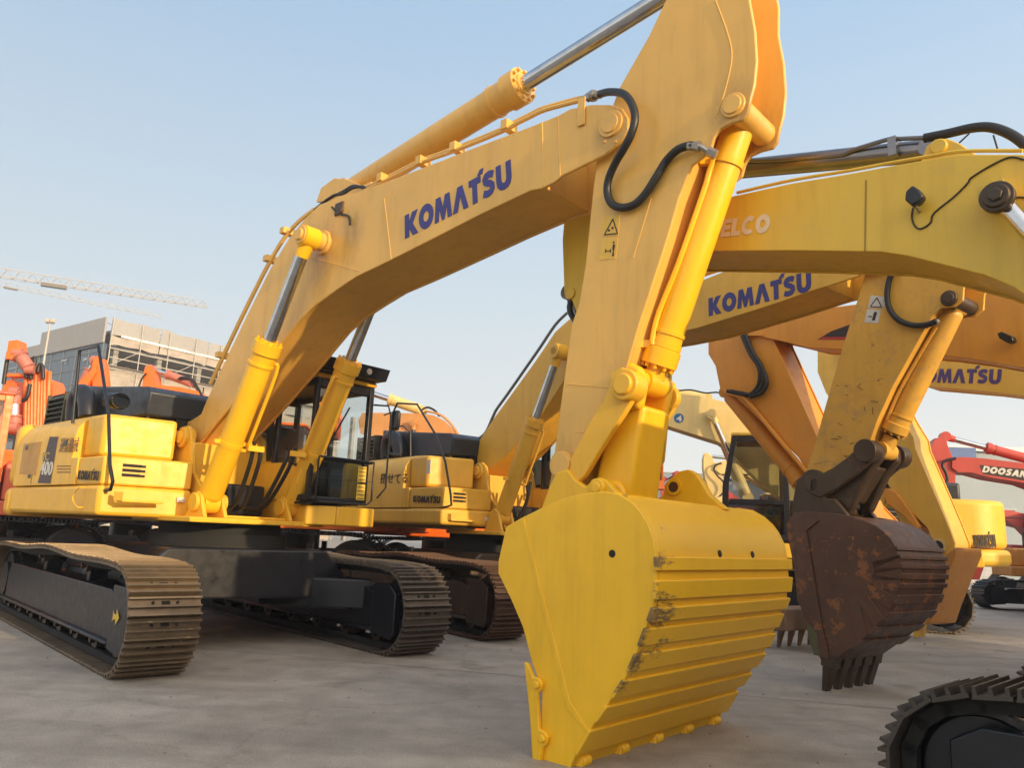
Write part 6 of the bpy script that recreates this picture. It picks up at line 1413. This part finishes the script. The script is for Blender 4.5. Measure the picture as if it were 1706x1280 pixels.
rgt = nt.nodes.new('ShaderNodeMapRange'); rgt.inputs[1].default_value = -.6; rgt.inputs[2].default_value = .6; rgt.inputs[3].default_value = .90; rgt.inputs[4].default_value = 1.08; nt.links.new(sp.outputs[0], rgt.inputs[0])
hv = mixc(nt, 1.0, hz_.outputs[0], (1, 1, 1)); sc_ = nt.nodes.new('ShaderNodeVectorMath'); sc_.operation = 'SCALE'; nt.links.new(hz_.outputs[0], sc_.inputs[0]); nt.links.new(rgt.outputs[0], sc_.inputs['Scale'])
s2 = nt.nodes.new('ShaderNodeVectorMath'); s2.operation = 'SCALE'; s2.inputs['Scale'].default_value = .035; nt.links.new(sk.outputs[0], s2.inputs[0])
ad = nt.nodes.new('ShaderNodeVectorMath'); ad.operation = 'ADD'; nt.links.new(sc_.outputs[0], ad.inputs[0]); nt.links.new(s2.outputs[0], ad.inputs[1])
# bright warm sky round the low sun, behind the photographer
dt = nt.nodes.new('ShaderNodeVectorMath'); dt.operation = 'DOT_PRODUCT'; dt.inputs[1].default_value = sd; nt.links.new(tc.outputs['Generated'], dt.inputs[0])
gl = ramp(nt, dt.outputs['Value'], [(0.0, (0, 0, 0)), (.35, (.22, .17, .12)), (.7, (.80, .62, .42)), (1.0, (2.2, 1.6, 1.0))]); gl.color_ramp.interpolation = 'EASE'
lw = nt.nodes.new('ShaderNodeMapRange'); lw.inputs[1].default_value = -.25; lw.inputs[2].default_value = 0; nt.links.new(dt.outputs['Value'], lw.inputs[0])
sw = nt.nodes.new('ShaderNodeMapRange'); sw.inputs[1].default_value = -.62; sw.inputs[2].default_value = .1; sw.inputs[3].default_value = 0; sw.inputs[4].default_value = .42; nt.links.new(sp.outputs[1], sw.inputs[0]); sw.inputs[1].default_value = .25; sw.inputs[2].default_value = -.5
wv_ = nt.nodes.new('ShaderNodeVectorMath'); wv_.operation = 'SCALE'; wv_.inputs[0].default_value = (1.0, .80, .58); nt.links.new(sw.outputs[0], wv_.inputs['Scale'])
ad2 = nt.nodes.new('ShaderNodeVectorMath'); ad2.operation = 'ADD'; nt.links.new(ad.outputs[0], ad2.inputs[0]); nt.links.new(gl.outputs[0], ad2.inputs[1])
ad3 = nt.nodes.new('ShaderNodeVectorMath'); ad3.operation = 'ADD'; nt.links.new(ad2.outputs[0], ad3.inputs[0]); nt.links.new(wv_.outputs[0], ad3.inputs[1])
nt.links.new(ad3.outputs[0], bg.inputs[0]); bg.inputs[1].default_value = .88
SC.view_settings.view_transform = 'Standard'; SC.view_settings.look = 'None'; SC.view_settings.exposure = 0.12; SC.view_settings.gamma = 1
SC.view_settings.use_curve_mapping = False
try:
    SC.cycles.use_denoising = True; SC.cycles.max_bounces = 5; SC.cycles.volume_bounces = 0; SC.cycles.transparent_max_bounces = 24; SC.cycles.caustics_reflective = False; SC.cycles.caustics_refractive = False
except Exception: pass

hb_ = MB(); hb_.box(-130, 130, -45, 230, -1, 60); hz_o = hb_.build('haze', newmat('haze_air')[0]); tag(hz_o, kind='stuff')
mt_ = hz_o.data.materials[0]; nt_ = mt_.node_tree; nt_.nodes.remove(nt_.nodes['Principled BSDF']); pv = nt_.nodes.new('ShaderNodeVolumePrincipled')
pv.inputs['Color'].default_value = (.93, .93, .95, 1); pv.inputs['Density'].default_value = .0015; pv.inputs['Anisotropy'].default_value = .1
nt_.links.new(pv.outputs[0], nt_.nodes['Material Output'].inputs['Volume'])
